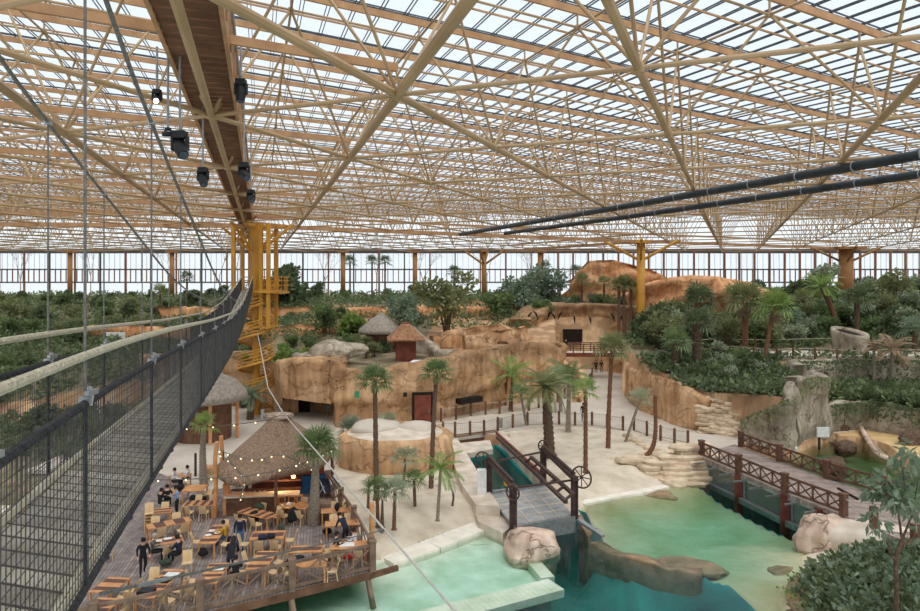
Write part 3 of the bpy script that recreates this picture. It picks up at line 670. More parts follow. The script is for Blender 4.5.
# flagstone piles
def stone_pile(name, pts, label, seed):
    e = empty(name, pts[0], label=label, cat='rock pile'); r_ = random.Random(seed); o0 = Vector(pts[0])
    for p, s in pts[1:]:
        q = Vector(p)-o0
        nn = r_.randint(5,7); th = .24+.12*r_.random(); rx = s*(1.0+.6*r_.random()); ry = s*.8; an = r_.random()*1.4-.7
        poly = [(math.cos(2*PI*k/nn+an)*rx*r_.uniform(.8,1.15), math.sin(2*PI*k/nn+an)*ry*r_.uniform(.8,1.15)) for k in range(nn)]
        tp = [(x*.9, y*.9) for x, y in poly]; vs = [(x,y,-th/2) for x,y in poly]+[(x*1.06,y*1.06,th*.15) for x,y in poly]+[(x,y,th/2+r_.uniform(-.04,.04)) for x,y in tp]
        fs = [tuple(range(nn-1,-1,-1)), tuple(range(2*nn,3*nn))]+[(i+l*nn,(i+1)%nn+l*nn,(i+1)%nn+(l+1)*nn,i+(l+1)*nn) for l in (0,1) for i in range(nn)]
        mb = MB(); mb.add([q+Vector(v) for v in vs], fs); mb.build('flagstone', M['stonepale'], e)
r_ = random.Random(3)
pts = [tuple(G(680, 488, -1))]
for lv in range(8):
    for k in range(6):
        x = 12.9+k*.72+r_.random()*.4+lv*.12; y = 47.2+.22*lv+abs(k-3)*.12+r_.random()*.5
        if k < 3-lv*.0 and lv > 3+k: continue
        pts.append(((x, y, -1.0+lv*.32), .62+.25*r_.random()))
for k in range(14): pts.append(((11.4+k*.28+r_.random(), 48.3+k*.1+r_.random()*1.6, .1+r_.random()*.3), .45+.3*r_.random()))
stone_pile('flagstone_pile', pts, 'stacked pale flagstones between the beach and the wooden bridge', 4)
pts = [(22, 58, 0)]
for lv in range(9):
    for k in range(6): pts.append(((20.9+k*.62+r_.random()*.4+lv*.03, 58.2-k*.35+lv*.16+r_.random()*.3, .1+lv*.34-k*.10), .5+.2*r_.random()))
stone_pile('flagstone_pile', pts, 'stepped flagstones at the end of the retaining wall beside the bridge head', 5)
pts = [tuple(G(640, 445))]
for k in range(13):
    p = G(628+k*4.4, 436+k*2.2+r_.random()*3); pts.append(((p.x, p.y, .05), .35+.15*r_.random()))
stone_pile('flagstone_pile', pts, 'low broken stone edging between the fence and the beach', 6)
# boulders
boulder('boulder', G(531,551,-1.0)+Vector((0,0,.05)), 1.35, (1.05,.85,.8), M['rockpink'], 'pale boulder standing in the water at the end of the lock quay', 'boulder', seed=2)
boulder('boulder', G(527,561,-1.9)+Vector((0,.3,-.1)), 1.6, (1.05,.8,.5), M['rockbase'], 'dark drowned base under the boulder by the lock quay', 'boulder', seed=3)
b3 = boulder('boulder', (19.6,36.4,-.75), 1.35, (1.1,.95,1.0), M['rockpink'], 'large pink boulder under the near end of the wooden bridge', 'boulder', seed=5, rz=-.5)
b3 = boulder('boulder', (21.1,35.6,-.35), 1.75, (1.55,.85,.55), M['quay'], 'smooth cream slab boulder leaning behind the pink boulder', 'boulder', seed=6, rz=-.5, amp=.1); b3.rotation_euler = (0,-.1,-.6)
boulder('boulder', G(655,492,-1)+Vector((0,0,-.3)), .9, (1.5,.8,.4), M['rockbase'], 'brown rock half under water at the foot of the flagstone pile', 'boulder', seed=8)
boulder('boulder', G(672,484,-1)+Vector((0,0,.05)), .8, (1.2,.8,.6), M['stonepale'], 'rounded pale rock at the water edge below the flagstones', 'boulder', seed=9)
lg = smooth([(*p, -1.12) for p in gp([(588,541),(602,548),(622,561),(645,566),(675,571),(702,575)], -1.1)], 1); mb = MB()
rock_wall('sunken_ledge', [(p[0], p[1], -1.12, -2.4) for p in lg], 1.0, M['rockbase'], 'brown rock ledge just under the water dividing pale from deep water', 'rock ledge', seed=22, amp=.25)
boulder('boulder', G(688,562,-1.2)+Vector((0,0,-.25)), 1.2, (1.35,.7,.25), M['rockbase'], 'flat drowned rock at the right end of the sunken ledge', 'boulder', seed=12, rz=-.3)
rock_wall('kerb', [(19.6,32.4,-.35,-2.5),(16.2,31.2,-.2,-2.5),(14.6,29.3,-.1,-2.5),(14.2,26.5,.0,-2.5),(14,22,.1,-2.5)][::-1], .7, M['rockbase'], 'rough brown kerb around the leafy bed in the right corner', 'kerb', seed=23, amp=.2)
boulder('boulder', G(788,566,-1)+Vector((0,0,-.6)), .9, (1.2,.9,.5), M['rockbase'], 'drowned brown rock beside the kerb of the leafy bed', 'boulder', seed=14)
# the round textured mound with sand on top (left beach)
mnd = empty('rock_planter', (-4.7, 49.6, 0), label='low drum of carved orange rock topped with gravel on the left beach', cat='rock planter')
mb = MB(); n = 40; vs = []
for r, z in ((3.7,-.3),(3.75,.5),(3.65,1.2),(3.6,1.9),(3.35,2.2),(3.0,2.15)):
    for k in range(n):
        a_ = 2*PI*k/n; q = 1+.07*noise.noise(Vector((math.cos(a_)*2.5, math.sin(a_)*2.5, z*1.4)))
        vs.append((math.cos(a_)*r*q*1.15, math.sin(a_)*r*q*.95, z+.15*noise.noise(Vector((math.cos(a_)*1.5, math.sin(a_)*1.5, 5)))))
mb.add(vs, [(i*n+k, i*n+(k+1)%n, (i+1)*n+(k+1)%n, (i+1)*n+k) for i in range(5) for k in range(n)]); mb.build('side', M['rock'], mnd, True)
vs = [(0,0,2.5)]+[(math.cos(2*PI*k/n)*3.5, math.sin(2*PI*k/n)*2.9, 2.12) for k in range(n)]
MB().add(vs, [(0, 1+k, 1+(k+1)%n) for k in range(n)]).build('gravel_top', M['quay'], mnd, True)
boulder('mound', (1.4,.5,2.2), 1.1, (1.2,1,.55), M['path'], parent=mnd, seed=31, sub=3); boulder('mound', (-1.5,.6,2.2), 1.5, (1.2,1,.45), M['path'], parent=mnd, seed=32, sub=3)
# stones and blocks on top of the long cliff
for k, (x, y, D, s, sc, lb) in enumerate(((331,352,66,1.6,(1.3,1,.7),'square pale block on top of the cliff left of the hut'),(352,350,67,1.1,(1.4,1,.6),'tilted grey slab on top of the cliff left of the hut'),
        (312,357,66,1.4,(1.4,1,.4),'flat grey rock on the cliff top above the cave'),(388,436,56,.5,(1.2,1,.6),'small stone at the foot of the planter'),(480,404,78,.01,(1,1,1),''))):
    if lb: boulder('boulder', PD(x, y, D), s, sc, M['rockgrey'], lb, 'boulder', seed=40+k)
# door, painted alcove shade, exit sign on the cliff
d = empty('cliff_door', (-3.4, 61.7, 0), .2, 'brown wooden door set in the long cliff', 'door')
dl = MB().box((0,0,1.35),(1.5,.25,2.7)).build('door_leaf', M['woodred'], d); MB().box((.55,-.17,1.25),(.06,.1,.25)).build('handle', M['galv'], dl); MB().box((0,.05,1.45),(1.9,.2,3.0)).build('door_frame', M['dark'], d)
tag(MB().box((.9,65.6,1.55),(2.8,.8,.5), rz=.7).build('cliff_slot_shade', M['dark']), 'dark low block painted as a shaded slot in the cliff behind the back fence', 'opening')  # solid block; the shade of the slot is painted, not hollowed out
tag(MB().box((0,0,0),(.4,.08,.6)).build('exit_sign', M['signgreen']), 'small green exit sign on the cliff face', 'sign').location = (-9.0, 59.45, 3.15)
for x, y, z, lb in ((-11.5,59.2,2.0,'small black loudspeaker at the left end of the cliff'),(-4.9,60.8,2.9,'small black loudspeaker on the cliff left of the door')):
    tag(MB().box((x,y,z),(.35,.3,.35)).build('loudspeaker', M['black']), lb, 'loudspeaker')

# ------------------------------------------------------------------ wooden terrace at lower left
TER = [(-4,31.1),(-5.6,35.8),(-6.8,38.8),(-8.6,43),(-8.8,48),(-12,51.5),(-19,52),(-25,44),(-25,25),(-15.5,24.0)]
tag(MB().prism(TER, -.25, .05).build('terrace_floor', M['terrace']), kind='structure')
mb = MB()
for a, b in ((TER[0], (-9.4,27.8)), ((-9.4,27.8), TER[-1]), (TER[0], TER[1]), (TER[1], TER[2]), (TER[2], TER[3])): mb.bar((*a,-.15),(*b,-.15), .22, .32)
tag(mb.build('terrace_edge_beam', M['wood']), 'dark edge beam running along the water side of the terrace', 'beam')
beam = MB().bar((-4.2,31.0,-.2),(-2.9,31.7,-.1),.2,.22); tag(beam.build('beam_end', M['wood']), 'brown beam end jutting out over the water at the terrace corner', 'beam')
railn = 0
def xrail(name, pts, m, label, hgt=1.35, z=0.0, bays=2, pw=.28, hw=.13, cat='railing', xw=.07):
    """rail posts at pts; each span has top and bottom rail and crossed braces"""
    o0 = Vector((pts[0][0], pts[0][1], z)); e = empty(name, o0, label=label, cat=cat)
    for p in pts:
        q = Vector((p[0], p[1], z))-o0; MB().box(q+Vector((0,0,hgt/2)), (pw,pw,hgt), rz=.3).box(q+Vector((0,0,hgt+.03)), (pw+.06,pw+.06,.06), rz=.3).build('post', m, e)
    for a, b in zip(pts[:-1], pts[1:]):
        a = Vector((a[0], a[1], z))-o0; b = Vector((b[0], b[1], z))-o0
        MB().bar(a+Vector((0,0,hgt-.14)), b+Vector((0,0,hgt-.14)), hw*.7, hw).build('top_rail', m, e)
        MB().bar(a+Vector((0,0,.2)), b+Vector((0,0,.2)), hw*.7, hw).build('bottom_rail', m, e)
        mb = MB()
        for k in range(bays):
            p = a.lerp(b, k/bays); q = a.lerp(b, (k+1)/bays)
            mb.bar(p+Vector((0,0,.24)), q+Vector((0,0,hgt-.2)), .05, xw); mb.bar(p+Vector((0,0,hgt-.2)), q+Vector((0,0,.24)), .05, xw)
            if k: mb.bar(p+Vector((0,0,.2)), p+Vector((0,0,hgt-.15)), .07, .09)
        mb.build('cross_braces', m, e)
    return e
xrail('terrace_railing', [(-4.0,31.1),(-7.2,29.15),(-10.4,27.2),(-13.6,25.25),(-16.8,23.3)], M['railwood'], 'weathered wooden railing with crossed braces along the front of the terrace', bays=3)
xrail('terrace_railing', [(-4.15,31.6),(-5.6,35.8),(-6.8,38.8),(-8.2,42.2)], M['railwood'], 'wooden railing down the beach side of the terrace', bays=2)
for x, y, lb in ((-4.2,31.0,'right'),(-7.2,29.0,'middle')):
    tag(MB().bar((x,y,-.3),(x+.3,y-.35,-1.5),.2,.2).build('stilt', M['railwood']), 'wooden stilt carrying the %s of the terrace front over the water' % ('right corner' if lb == 'right' else 'middle'), 'stilt')

# ------------------------------------------------------------------ wooden bridge on the right
BZ = .6
def BP(x, y): return G(x, y, BZ)
near = [BP(701.5,457), BP(738.6,472.6), BP(784.8,493), BP(843.6,515.6)]
far = [BP(741,447), BP(779.4,461.6), BP(827,478.7), BP(887,497)]
bd = [(p.x, p.y) for p in [BP(696,455)]+near[1:]+[BP(874,528),BP(960,566)]]+[(p.x, p.y) for p in [BP(1000,535), BP(920,508)]+far[::-1][0:]]+[(BP(735,444).x, BP(735,444).y)]
tag(MB().prism(bd, BZ-.25, BZ).build('bridge_floor', M['bridgedeck']), kind='structure')
xrail('bridge_railing', [(p.x, p.y) for p in near], M['bridgewood'], 'brown wooden bridge railing with crossed braces on the lagoon side', z=BZ, bays=4, hgt=1.15, pw=.32)
xrail('bridge_railing', [(p.x, p.y) for p in far], M['bridgewood'], 'brown wooden bridge railing with crossed braces on the otter pool side', z=BZ, bays=4, hgt=1.15, pw=.32)
for i, (x, y) in enumerate(((873.8,528),(915,547))):
    p = BP(x, y); tag(MB().box((p.x,p.y,p.z+.55),(.3,.3,1.1)).build('bollard_post', M['bridgewood']), 'square brown post standing %s the bridge floor' % ('at the near end of the lagoon-side railing on' if i == 0 else 'in the near right corner of'), 'post')
a, b = BP(873.8,528), BP(915,547)
tag(MB().tube([near[-1]+Vector((0,0,.95)), near[-1].lerp(a,.5)+Vector((0,0,.8)), a+Vector((0,0,.95)), a.lerp(b,.5)+Vector((0,0,.8)), b+Vector((0,0,.95))], .03, 6).build('rope', M['rope']), 'thin pale rope slung between the posts at the end of the bridge railing', 'rope')
xb = BP(893,500); tag(MB().box((xb.x,xb.y,xb.z+.55),(.3,.3,1.1)).build('bollard_post', M['bridgewood']), 'square brown post at the near end of the otter-side railing', 'post')
tag(MB().bar(BP(838,489)+Vector((0,0,.05)), BP(858,500)+Vector((0,0,.05)), .12, .1).build('threshold', M['dark']), 'dark threshold bar lying across the bridge boards', 'threshold')
vw = empty('viewing_window', (near[0].x, near[0].y, -1), label='row of underwater viewing windows below the lagoon side of the bridge', cat='viewing window')
o0 = vw.location.copy(); ends = [near[0], near[1], near[2], near[2].lerp(near[3], .62)]
for k, (a, b) in enumerate(zip(ends[:-1], ends[1:])):
    a = Vector((a.x, a.y, 0))-Vector((o0.x,o0.y,0)); b = Vector((b.x, b.y, 0))-Vector((o0.x,o0.y,0))
    MB().bar(a+Vector((.12,0,.65)), b+Vector((.12,0,.65)), .04, 1.5).build('pane', M['viewglass'], vw)
    MB().bar(a+Vector((0,0,-.15)), b+Vector((0,0,-.15)), .3, .35).bar(a+Vector((.05,0,1.3)), b+Vector((.05,0,1.3)), .1, .14).bar(a+(b-a).normalized()*.5+Vector((.05,0,-.1)), a+(b-a).normalized()*.5+Vector((.05,0,1.3)), .1, .1).build('frame', M['galv'], vw)
    MB().box(b+Vector((0,0,.2)), (.4,.4,2.6)).build('pier', M['woodred'], vw)
    MB().bar(a+Vector((2.4,0,.1)), b+Vector((2.4,0,.1)), .1, 2.6).build('rear_wall', M['duct'], vw)
for k in range(9):
    t = .04+k*.118; t2 = t*3; i = int(t2); p = near[min(i,2)].lerp(near[min(i,2)+1], t2-i)
    if t2 > 2.8: continue
    tag(MB().bar(p+Vector((.2,0,-.25)), p+Vector((-.95,-.35,-.25)), .08, .1).build('bracket', M['galv']), 'pale steel bracket sticking out under the lagoon side of the bridge', 'bracket', 'brackets under the bridge')
# far footbridge
fb = empty('footbridge', (13, 90, 3.3), label='dark iron footbridge crossing the path in front of the tunnel', cat='footbridge')
MB().box((3.8,0,0),(9.6,2.2,.3)).build('floor', M['quay'], fb); MB().box((3.8,-1.15,-.1),(9.8,.2,.5)).box((3.8,1.15,-.1),(9.8,.2,.5)).build('girder', M['woodred'], fb)
for y in (-1.15, 1.15):
    mb = MB().box((3.8,y,1.25),(9.6,.12,.14)).box((3.8,y,.75),(9.6,.08,.08))
    for k in range(8): mb.box((-.9+k*1.35,y,.65),(.14,.14,1.2))
    mb.build('railing', M['bridgewood'], fb)
# ------------------------------------------------------------------ lock with lift frame
lk = empty('lock_bridge', (4.0, 40.5, 0), label='small lift bridge with dark iron frame and spoked wheels over the canal', cat='lift bridge'); L0 = Vector((4.0,40.5,0))
FL, FR, BL, BR = Vector((2.9,37.1,0)), Vector((6.5,38.6,0)), Vector((1.8,42.3,0)), Vector((5.5,44.9,0))
deck = [FL+Vector((0,.1,0)), FR+Vector((0,.1,0)), BR-Vector((0,.9,0)), BL+Vector((0,.1,0))]
MB().prism([(p.x-L0.x, p.y-L0.y) for p in deck], -.25, -.12).build('floor_plate', M['grate'], lk)
mb = MB()
for k in range(1, 4):
    mb.bar(deck[0].lerp(deck[1],k/4)-L0+Vector((0,0,-.1)), deck[3].lerp(deck[2],k/4)-L0+Vector((0,0,-.1)), .05, .05)
for k in range(1, 5):
    mb.bar(deck[0].lerp(deck[3],k/5)-L0+Vector((0,0,-.1)), deck[1].lerp(deck[2],k/5)-L0+Vector((0,0,-.1)), .05, .05)
mb.build('plate_joints', M['quay'], lk)
MB().bar(FL-L0+Vector((0,-.1,-.55)), FR-L0+Vector((0,-.1,-.55)), .15, .9).build('front_apron', M['galv'], lk)
MB().bar(deck[3]-L0+Vector((0,.1,-.2)), deck[2]-L0+Vector((0,.1,-.2)), .2, .5).build('rear_apron', M['galv'], lk)
for p in (FL, FR, BL, BR):
    q = p-L0; MB().box(q+Vector((0,0,.9)), (.42,.12,2.4)).box(q+Vector((-.15,0,.9)), (.08,.34,2.4)).box(q+Vector((.15,0,.9)), (.08,.34,2.4)).build('post', M['iron'], lk)
for a, b in ((FL,BL),(FR,BR)):
    MB().bar(a-L0+Vector((0,-.3,2.05)), b-L0+Vector((0,.3,2.05)), .3, .22).bar(a-L0+Vector((0,0,2.3)), b-L0+Vector((0,0,2.3)), .12, .1).build('side_beam', M['iron'], lk)
MB().bar(FL-L0+Vector((0,.1,1.9)), FR-L0+Vector((0,.1,1.9)), .1, .1).bar(BL-L0+Vector((0,0,1.9)), BR-L0+Vector((0,0,1.9)), .1, .1).build('cross_beam', M['iron'], lk)
a1, b1, a2, b2 = G(566,502,1.5), G(497,437,.3), G(574,495,1.5), G(531,457,1.5)
MB().bar(a1-L0, b1-L0, .2, .18).build('gantry_rail', M['iron'], lk); MB().bar(a2-L0, b2-L0, .2, .18).build('gantry_rail', M['iron'], lk)
for t in (.03,.2,.38,.6,.8,.98): MB().bar(a1.lerp(b1,t*.5)-L0, a2.lerp(b2,t)-L0, .12, .12).build('gantry_tie', M['iron'], lk)
def wheel(c, r, lab):
    q = c-L0; mb = MB(); n = 20
    ring = [q+Vector((math.cos(2*PI*k/n)*r*.8, -math.cos(2*PI*k/n)*r*.6, math.sin(2*PI*k/n)*r)) for k in range(n+1)]
    mb.tube(ring, .05, 6)
    for k in range(8):
        a_ = 2*PI*k/8; mb.tube([q, q+Vector((math.cos(a_)*r*.8, -math.cos(a_)*r*.6, math.sin(a_)*r))], .03, 5)
    mb.lathe([(.09,-.08),(.09,.08)], q, 8); mb.build('spoked_wheel', M['iron'], lk)
wheel(FR+Vector((.35,-.25,2.15)), .6, ''); wheel(BL+Vector((-.35,.2,1.9)), .6, ''); wheel(BR+Vector((.1,.6,2.1)), .4, ''); wheel(FL+Vector((-.05,-.35,1.8)), .4, '')
MB().bar(Vector((5.6,45.2,.2))-L0, Vector((3.1,57.6,.2))-L0, .2, .15).build('canal_rail', M['woodred'], lk)
MB().bar(FR-L0+Vector((.2,-.1,-.3)), FR-L0+Vector((1.3,-1.5,-.7)), .3, .15).build('slipway_beam', M['galv'], lk)
o = MB().box((1.35,42.0,.75),(.55,.5,1.6)).build('control_box', M['white']); tag(o, 'white control box on the quay beside the lift bridge', 'control box')
o = MB().lathe([(.02,-.25),(.18,-.15),(.18,.1),(.03,.3)], (2.9,42.5,.6), 10).build('float', M['buoy']); tag(o, 'yellow float hanging over the canal behind the lift bridge', 'float')
p4 = gp([(459,443),(490,440),(493,449),(463,454)], -.2); o = MB().prism(p4, -.6, -.2).build('canal_slab', M['quay']); tag(o, 'pale slab floating across the far end of the canal', 'slab')
o = MB().prism(gp([(455,438.5),(499,432.5),(497,430.5),(452,436)]), -.6, .1).build('canal_lintel', M['wood']); tag(o, 'timber lintel where the path crosses the canal', 'lintel')

# ------------------------------------------------------------------ post and netting fences
def fence(name, posts, label, hgt=1.25, m='wood', z=None, net=True, rails=2):
    """posts: list of ground points"""
    o0 = Vector(posts[0]); e = empty(name, o0, label=label, cat='fence')
    for p in posts: MB().lathe([(.11,0),(.11,hgt),(.05,hgt+.04)], Vector(p)-o0, 7).build('post', M[m], e)
    mb = MB(); mb2 = MB()
    for a, b in zip(posts[:-1], posts[1:]):
        a = Vector(a)-o0; b = Vector(b)-o0
        mb.tube([a+Vector((0,0,hgt*.9)), b+Vector((0,0,hgt*.9))], .035, 5); mb.tube([a+Vector((0,0,.12)), b+Vector((0,0,.12))], .03, 5)
        L = (b-a).length; k = max(2, int(L/.16))
        for q in range(1, k): mb2.tube([a.lerp(b,q/k)+Vector((0,0,.12)), a.lerp(b,q/k)+Vector((0,0,hgt*.9))], .006, 3, cap=False)
        for q in range(1, 7): mb2.tube([a+Vector((0,0,.12+q*.14)), b+Vector((0,0,.12+q*.14))], .006, 3, cap=False)
    mb.build('rope_rail', M['rope'], e)
    if net: mb2.build('netting', M['cable'], e)
    return e
fence('fence', [G(x,y,.0) for x,y in ((403.8,439.5),(417.7,441.7),(431,440.6),(443,437),(455,437),(470,436),(484,435),(497.7,431.7),(512.7,428.4),(527.5,426),(543.7,425),(559,425),(575,426),(592,426),(607,428),(623,430.6))], 'wooden post fence between the path and the beaches, left of the leaning palm')
fence('fence', [G(x,y,.0) for x,y in ((634,431),(646.9,436),(660.6,440.6),(674.5,444),(688,446.5))], 'wooden post fence from the leaning palm to the bridge')
fence('fence', [G(x,y,.0) for x,y in ((441,421.8),(456,419.6),(470.7,416),(485.5,414.5),(499.5,414),(512,411.8),(529,410.7),(538.6,408.5),(548.5,404),(557.4,403),(564.6,398.6),(573,392),(581,387),(589.6,384),(592,378),(592.5,372)) if True], 'wooden post fence along the cliff side of the path')
def gh(x, y, z=5.0):
    p = G(x, y, z); return Vector((p.x, p.y, height(p.x, p.y)))
fp = [(43+k*0,0) for k in ()]
hp = [Vector((x, y, height(x,y)-.05)) for x, y in ((27.5,71),(30.5,70.6),(32.6,70),(34.2,69.8),(36.4,69.7),(38.6,69.6),(41.6,69.6),(44.6,69.4),(48,69.2),(52,69)) ]
fence('fence', hp, 'brown post and rope fence along the hill path in front of the stone drum', net=False, m='trunkred')
fence('fence', [Vector((x, y, height(x,y)-.05)) for x, y in ((25,75),(29,76.5),(33,76),(42,75.6),(46,76),(50,76.5),(56,77))], 'brown post fence on the far side of the hill path', net=False, m='trunkred')
mb = MB().prism([(22,72.5),(27,71.6),(34,70.4),(45,70.0),(60,69.5),(80,66),(80,69),(60,73.5),(45,75),(33,75.3),(27,75.5),(22,77)], 4.6, 5.25)
tag(mb.build('hill_path', M['path']), kind='structure')
# ------------------------------------------------------------------ columns and ochre tower
def column(X, D, wd, zb, label, braces=True, m='yellow', sp=5.0, group=None):
    e = empty('column', (X, D, zb), label=label, cat='column', group=group)
    MB().tube([(0,0,0),(0,0,ZL-zb)], wd/2, 14).build('shaft', M[m], e, True)
    MB().box((0,0,ZL-zb-.2),(wd*2,wd*2,.4)).build('head', M[m], e)
    if braces:
        for dx, dy in ((-1,.2),(1,-.2),(.25,1),(-.25,-1)):
            MB().tube([(0,0,ZL-zb-2.9),(dx*sp,dy*sp,ZL-zb)], .2, 8).build('brace', M[m], e)
    return e
column(25.4, 95.5, 1.15, 0, 'ochre steel column with spreading braces behind the footbridge')
for x, D, lb, br in ((70,134,'ochre column before the windows, seen behind the hanging bridge ropes',0),(172,134,'ochre column before the windows left of the spiral stair tower',0),(343,134,'ochre column before the windows, first right of the spiral stair tower',0),
                 (415,134,'ochre column before the windows above the grey thatched cone',0),(484,130,'ochre column with crossed braces above the rock hollow',1),(540,134,'ochre column before the windows left of the tall crag',0)):
    column((x-460)*D/680, D, .95, 8, lb, br, sp=4, m='ochre')
column((846-460)*118/680, 118, 2.3, 7, 'thick ochre column with braces at the right behind the trees', sp=5.5, m='ochre')
TX, TY = -19.8, 66.0
tw = empty('stair_tower', (TX, TY, 0), label='ochre steel tower with spiral stairs where the rope bridge lands', cat='tower'); tw.scale = (.83,.83,1)
MB().tube([(0,0,0),(0,0,ZL)], .42, 12).box((0,0,15.3),(1.15,1.15,6.6)).build('main_post', M['yellow'], tw)
for x, y, z0 in ((-2.1,-1.6,12),(-2.1,1.6,12),(1.9,-1.6,8.6),(1.9,1.6,8.6),(-1.1,1.4,12),(1.0,-1.4,8.6)):
    MB().box((x,y,(z0+ZL)/2),(.42,.42,ZL-z0)).build('side_post', M['yellow'], tw)
MB().box((.4,0,12.0),(5.4,4.2,.22)).build('upper_platform', M['yellow'], tw); MB().box((2.6,0,11.9),(1.9,3,.2)).build('side_platform', M['yellow'], tw)
MB().box((-.6,0,8.9),(.3,3.2,.2)).box((.9,0,8.6),(2.4,3.4,.2)).build('lower_platform', M['yellow'], tw)
mb = MB()
for a, b in (((1.7,-1.5),(3.5,-1.5)),((3.5,-1.5),(3.5,1.5)),((1.7,1.5),(3.5,1.5)),((-2.2,2.1),(3,2.1))):
    for zz in (.5,.95,1.3): mb.bar((*a,12.1+zz),(*b,12.1+zz),.06,.08)
    for k in range(5):
        p = Vector((*a,12.1)).lerp(Vector((*b,12.1)),k/4); mb.bar(p,p+Vector((0,0,1.3)),.07,.07)
mb.build('guard_rail', M['yellow'], tw)
for dx, dy in ((-1,.2),(1,-.2),(.3,1),(-.3,-1)): MB().bar((dx*.4,dy*.4,15.8),(dx*4.6,dy*4.6,ZL),.24,.24).build('roof_brace', M['yellow'], tw)
MB().box((0,0,ZL-.15),(7,.4,.3)).box((0,0,ZL-.15),(.4,7,.3)).build('cap_beam', M['yellow'], tw)
turns = 4.2; n = 78
for k in range(n):
    a_ = 2*PI*turns*k/n; z = .3+(11.6)*k/n; c_, s_ = math.cos(a_), math.sin(a_)
    MB().bar((.35*c_,.35*s_,z),(2.0*c_,2.0*s_,z),.55,.08).build('stair_tread', M['yellow'], tw)
for hz in (.25,.6,.95,1.2):
    MB().tube([(2.0*math.cos(2*PI*turns*k/200),2.0*math.sin(2*PI*turns*k/200),.3+11.6*k/200+hz) for k in range(201)], .055, 5, cap=False).build('stair_rail', M['yellow'], tw)
MB().tube([(2.0*math.cos(2*PI*turns*k/200),2.0*math.sin(2*PI*turns*k/200),.22+11.6*k/200) for k in range(201)], .12, 5, cap=False).build('stringer', M['yellow'], tw)

# ------------------------------------------------------------------ suspended rope bridge
def bx(D, off=0): return -(1.15+.287*D)-off
Dd = [0,2,5,8,15,25,36,48,58,65]; dz = [-1.98,-1.98,-2.0,-2.1,-2.4,-2.72,-2.7,-2.2,-1.7,-1.3]
def deckz(D): return CAMZ+float(np.interp(D, Dd, dz))
# smooth the deck line
Ds = np.concatenate([np.arange(.4, 20, .3), np.arange(20, 65.3, .8)])
def dzs(D): return float(np.mean([deckz(D+q*.5*max(1,D*.08)) if D+q*.5*max(1,D*.08) < 65 else deckz(65) for q in (-2,-1,0,1,2)]))
BL0 = Vector((bx(0), 0, CAMZ-2))
rb = empty('rope_bridge', BL0, label='hanging rope bridge with grey planks and black netting sides running to the ochre tower', cat='rope bridge')
def bpt(D, off, h): return Vector((bx(D, off), D, dzs(D)+h))-BL0
mb = MB()
for a, b in zip(Ds[:-1], Ds[1:]):
    p = [bpt(a,.08,0),bpt(a,.97,0),bpt(b,.97,0),bpt(b,.08,0)]; q = [v-Vector((0,0,.05)) for v in p]
    mb.add(p+q, [(0,3,2,1),(4,5,6,7),(0,1,5,4),(2,3,7,6)])
mb.build('planks', M['plank'], rb)
for off in (.06,.99): MB().tube([bpt(D,off,.02) for D in Ds], .045, 6).build('edge_beam', M['plankedge'], rb)
for D in np.arange(.6,65,.9): MB().bar(bpt(D,.03,-.09), bpt(D,1.02,-.09), .06, .06).build('cross_bearer', M['blackrope'], rb)
for off, s in ((0,1),(1.05,-1)):
    MB().tube([bpt(D,off,1.18) for D in Ds], .028, 7).build('black_hand_rope', M['blackrope'], rb)
    MB().tube([bpt(D,off-s*.0,1.18+.33-.16*min(1,D/30)) for D in Ds], .03, 8).build('beige_hand_rope', M['rope'], rb)
    # wound cord on the near black rope
    mb = MB()
    for D in np.arange(.8, 14, .045): mb.lathe([(.036,-.009),(.036,.009)], bpt(D,off,1.18), 6)
    mb.build('rope_winding', M['blackrope'], rb)
    MB().tube([bpt(D,off,.0) for D in Ds], .03, 5).build('bottom_rope', M['blackrope'], rb)
    nt_ = MB()
    for h in np.arange(.07,1.15,.072): nt_.tube([bpt(D,off,h) for D in Ds[::2]], .0034, 3, cap=False)
    D = .9
    while D < 65:
        r_ = .0034 if D < 20 else .006
        nt_.tube([bpt(D,off,0), bpt(D+.02,off,1.18)], r_, 3, cap=False); D += .062 if D < 25 else .09
    nt_.build('netting', M['net'], rb)
# main cables and hangers
cD = [0,2.5,4.7,6.8,10.3,15.6,20,26,35,44,52,59,65.3]; cz = [3.6,2.75,2.0,1.56,.95,.02,-.5,-.95,-1.15,-.55,.5,1.9,3.9]
def cabz(D): return CAMZ+float(np.mean([np.interp(D+q*1.2, cD, cz) for q in (-1,0,1)]) if D > 3 else np.interp(D, cD, cz))
for off, lb in ((0,'near'),(1.05,'far')):
    MB().tube([Vector((bx(D,off), D, cabz(D)))-BL0 for D in Ds], .02, 6).build('main_cable', M['cable'], rb)
    for D in (2.75,4.35,6.9,9.3,12.2,15.6,19.0,23,27,31,35,39,43,47,51,55,59,62):
        a = bpt(D,off,-.02); b = Vector((bx(D,off), D, cabz(D)))-BL0
        if b.z < a.z+1.2: b.z = a.z+1.2
        MB().tube([a, b], .009, 6).build('hanger', M['cable'], rb); MB().tube([a, bpt(D,off,1.16)], .016, 5).build('net_post', M['blackrope'], rb)
        q = bpt(D,off,1.2); MB().box(q,(.07,.04,.05)).box(q+Vector((.03,.02,.05)),(.03,.12,.03)).lathe([(.02,-.06),(.03,0),(.02,.06)], q+Vector((0,.05,.02)), 6).build('clamp', M['galv'], rb); MB().box(b,(.05,.08,.04)).build('cable_clip', M['galv'], rb)
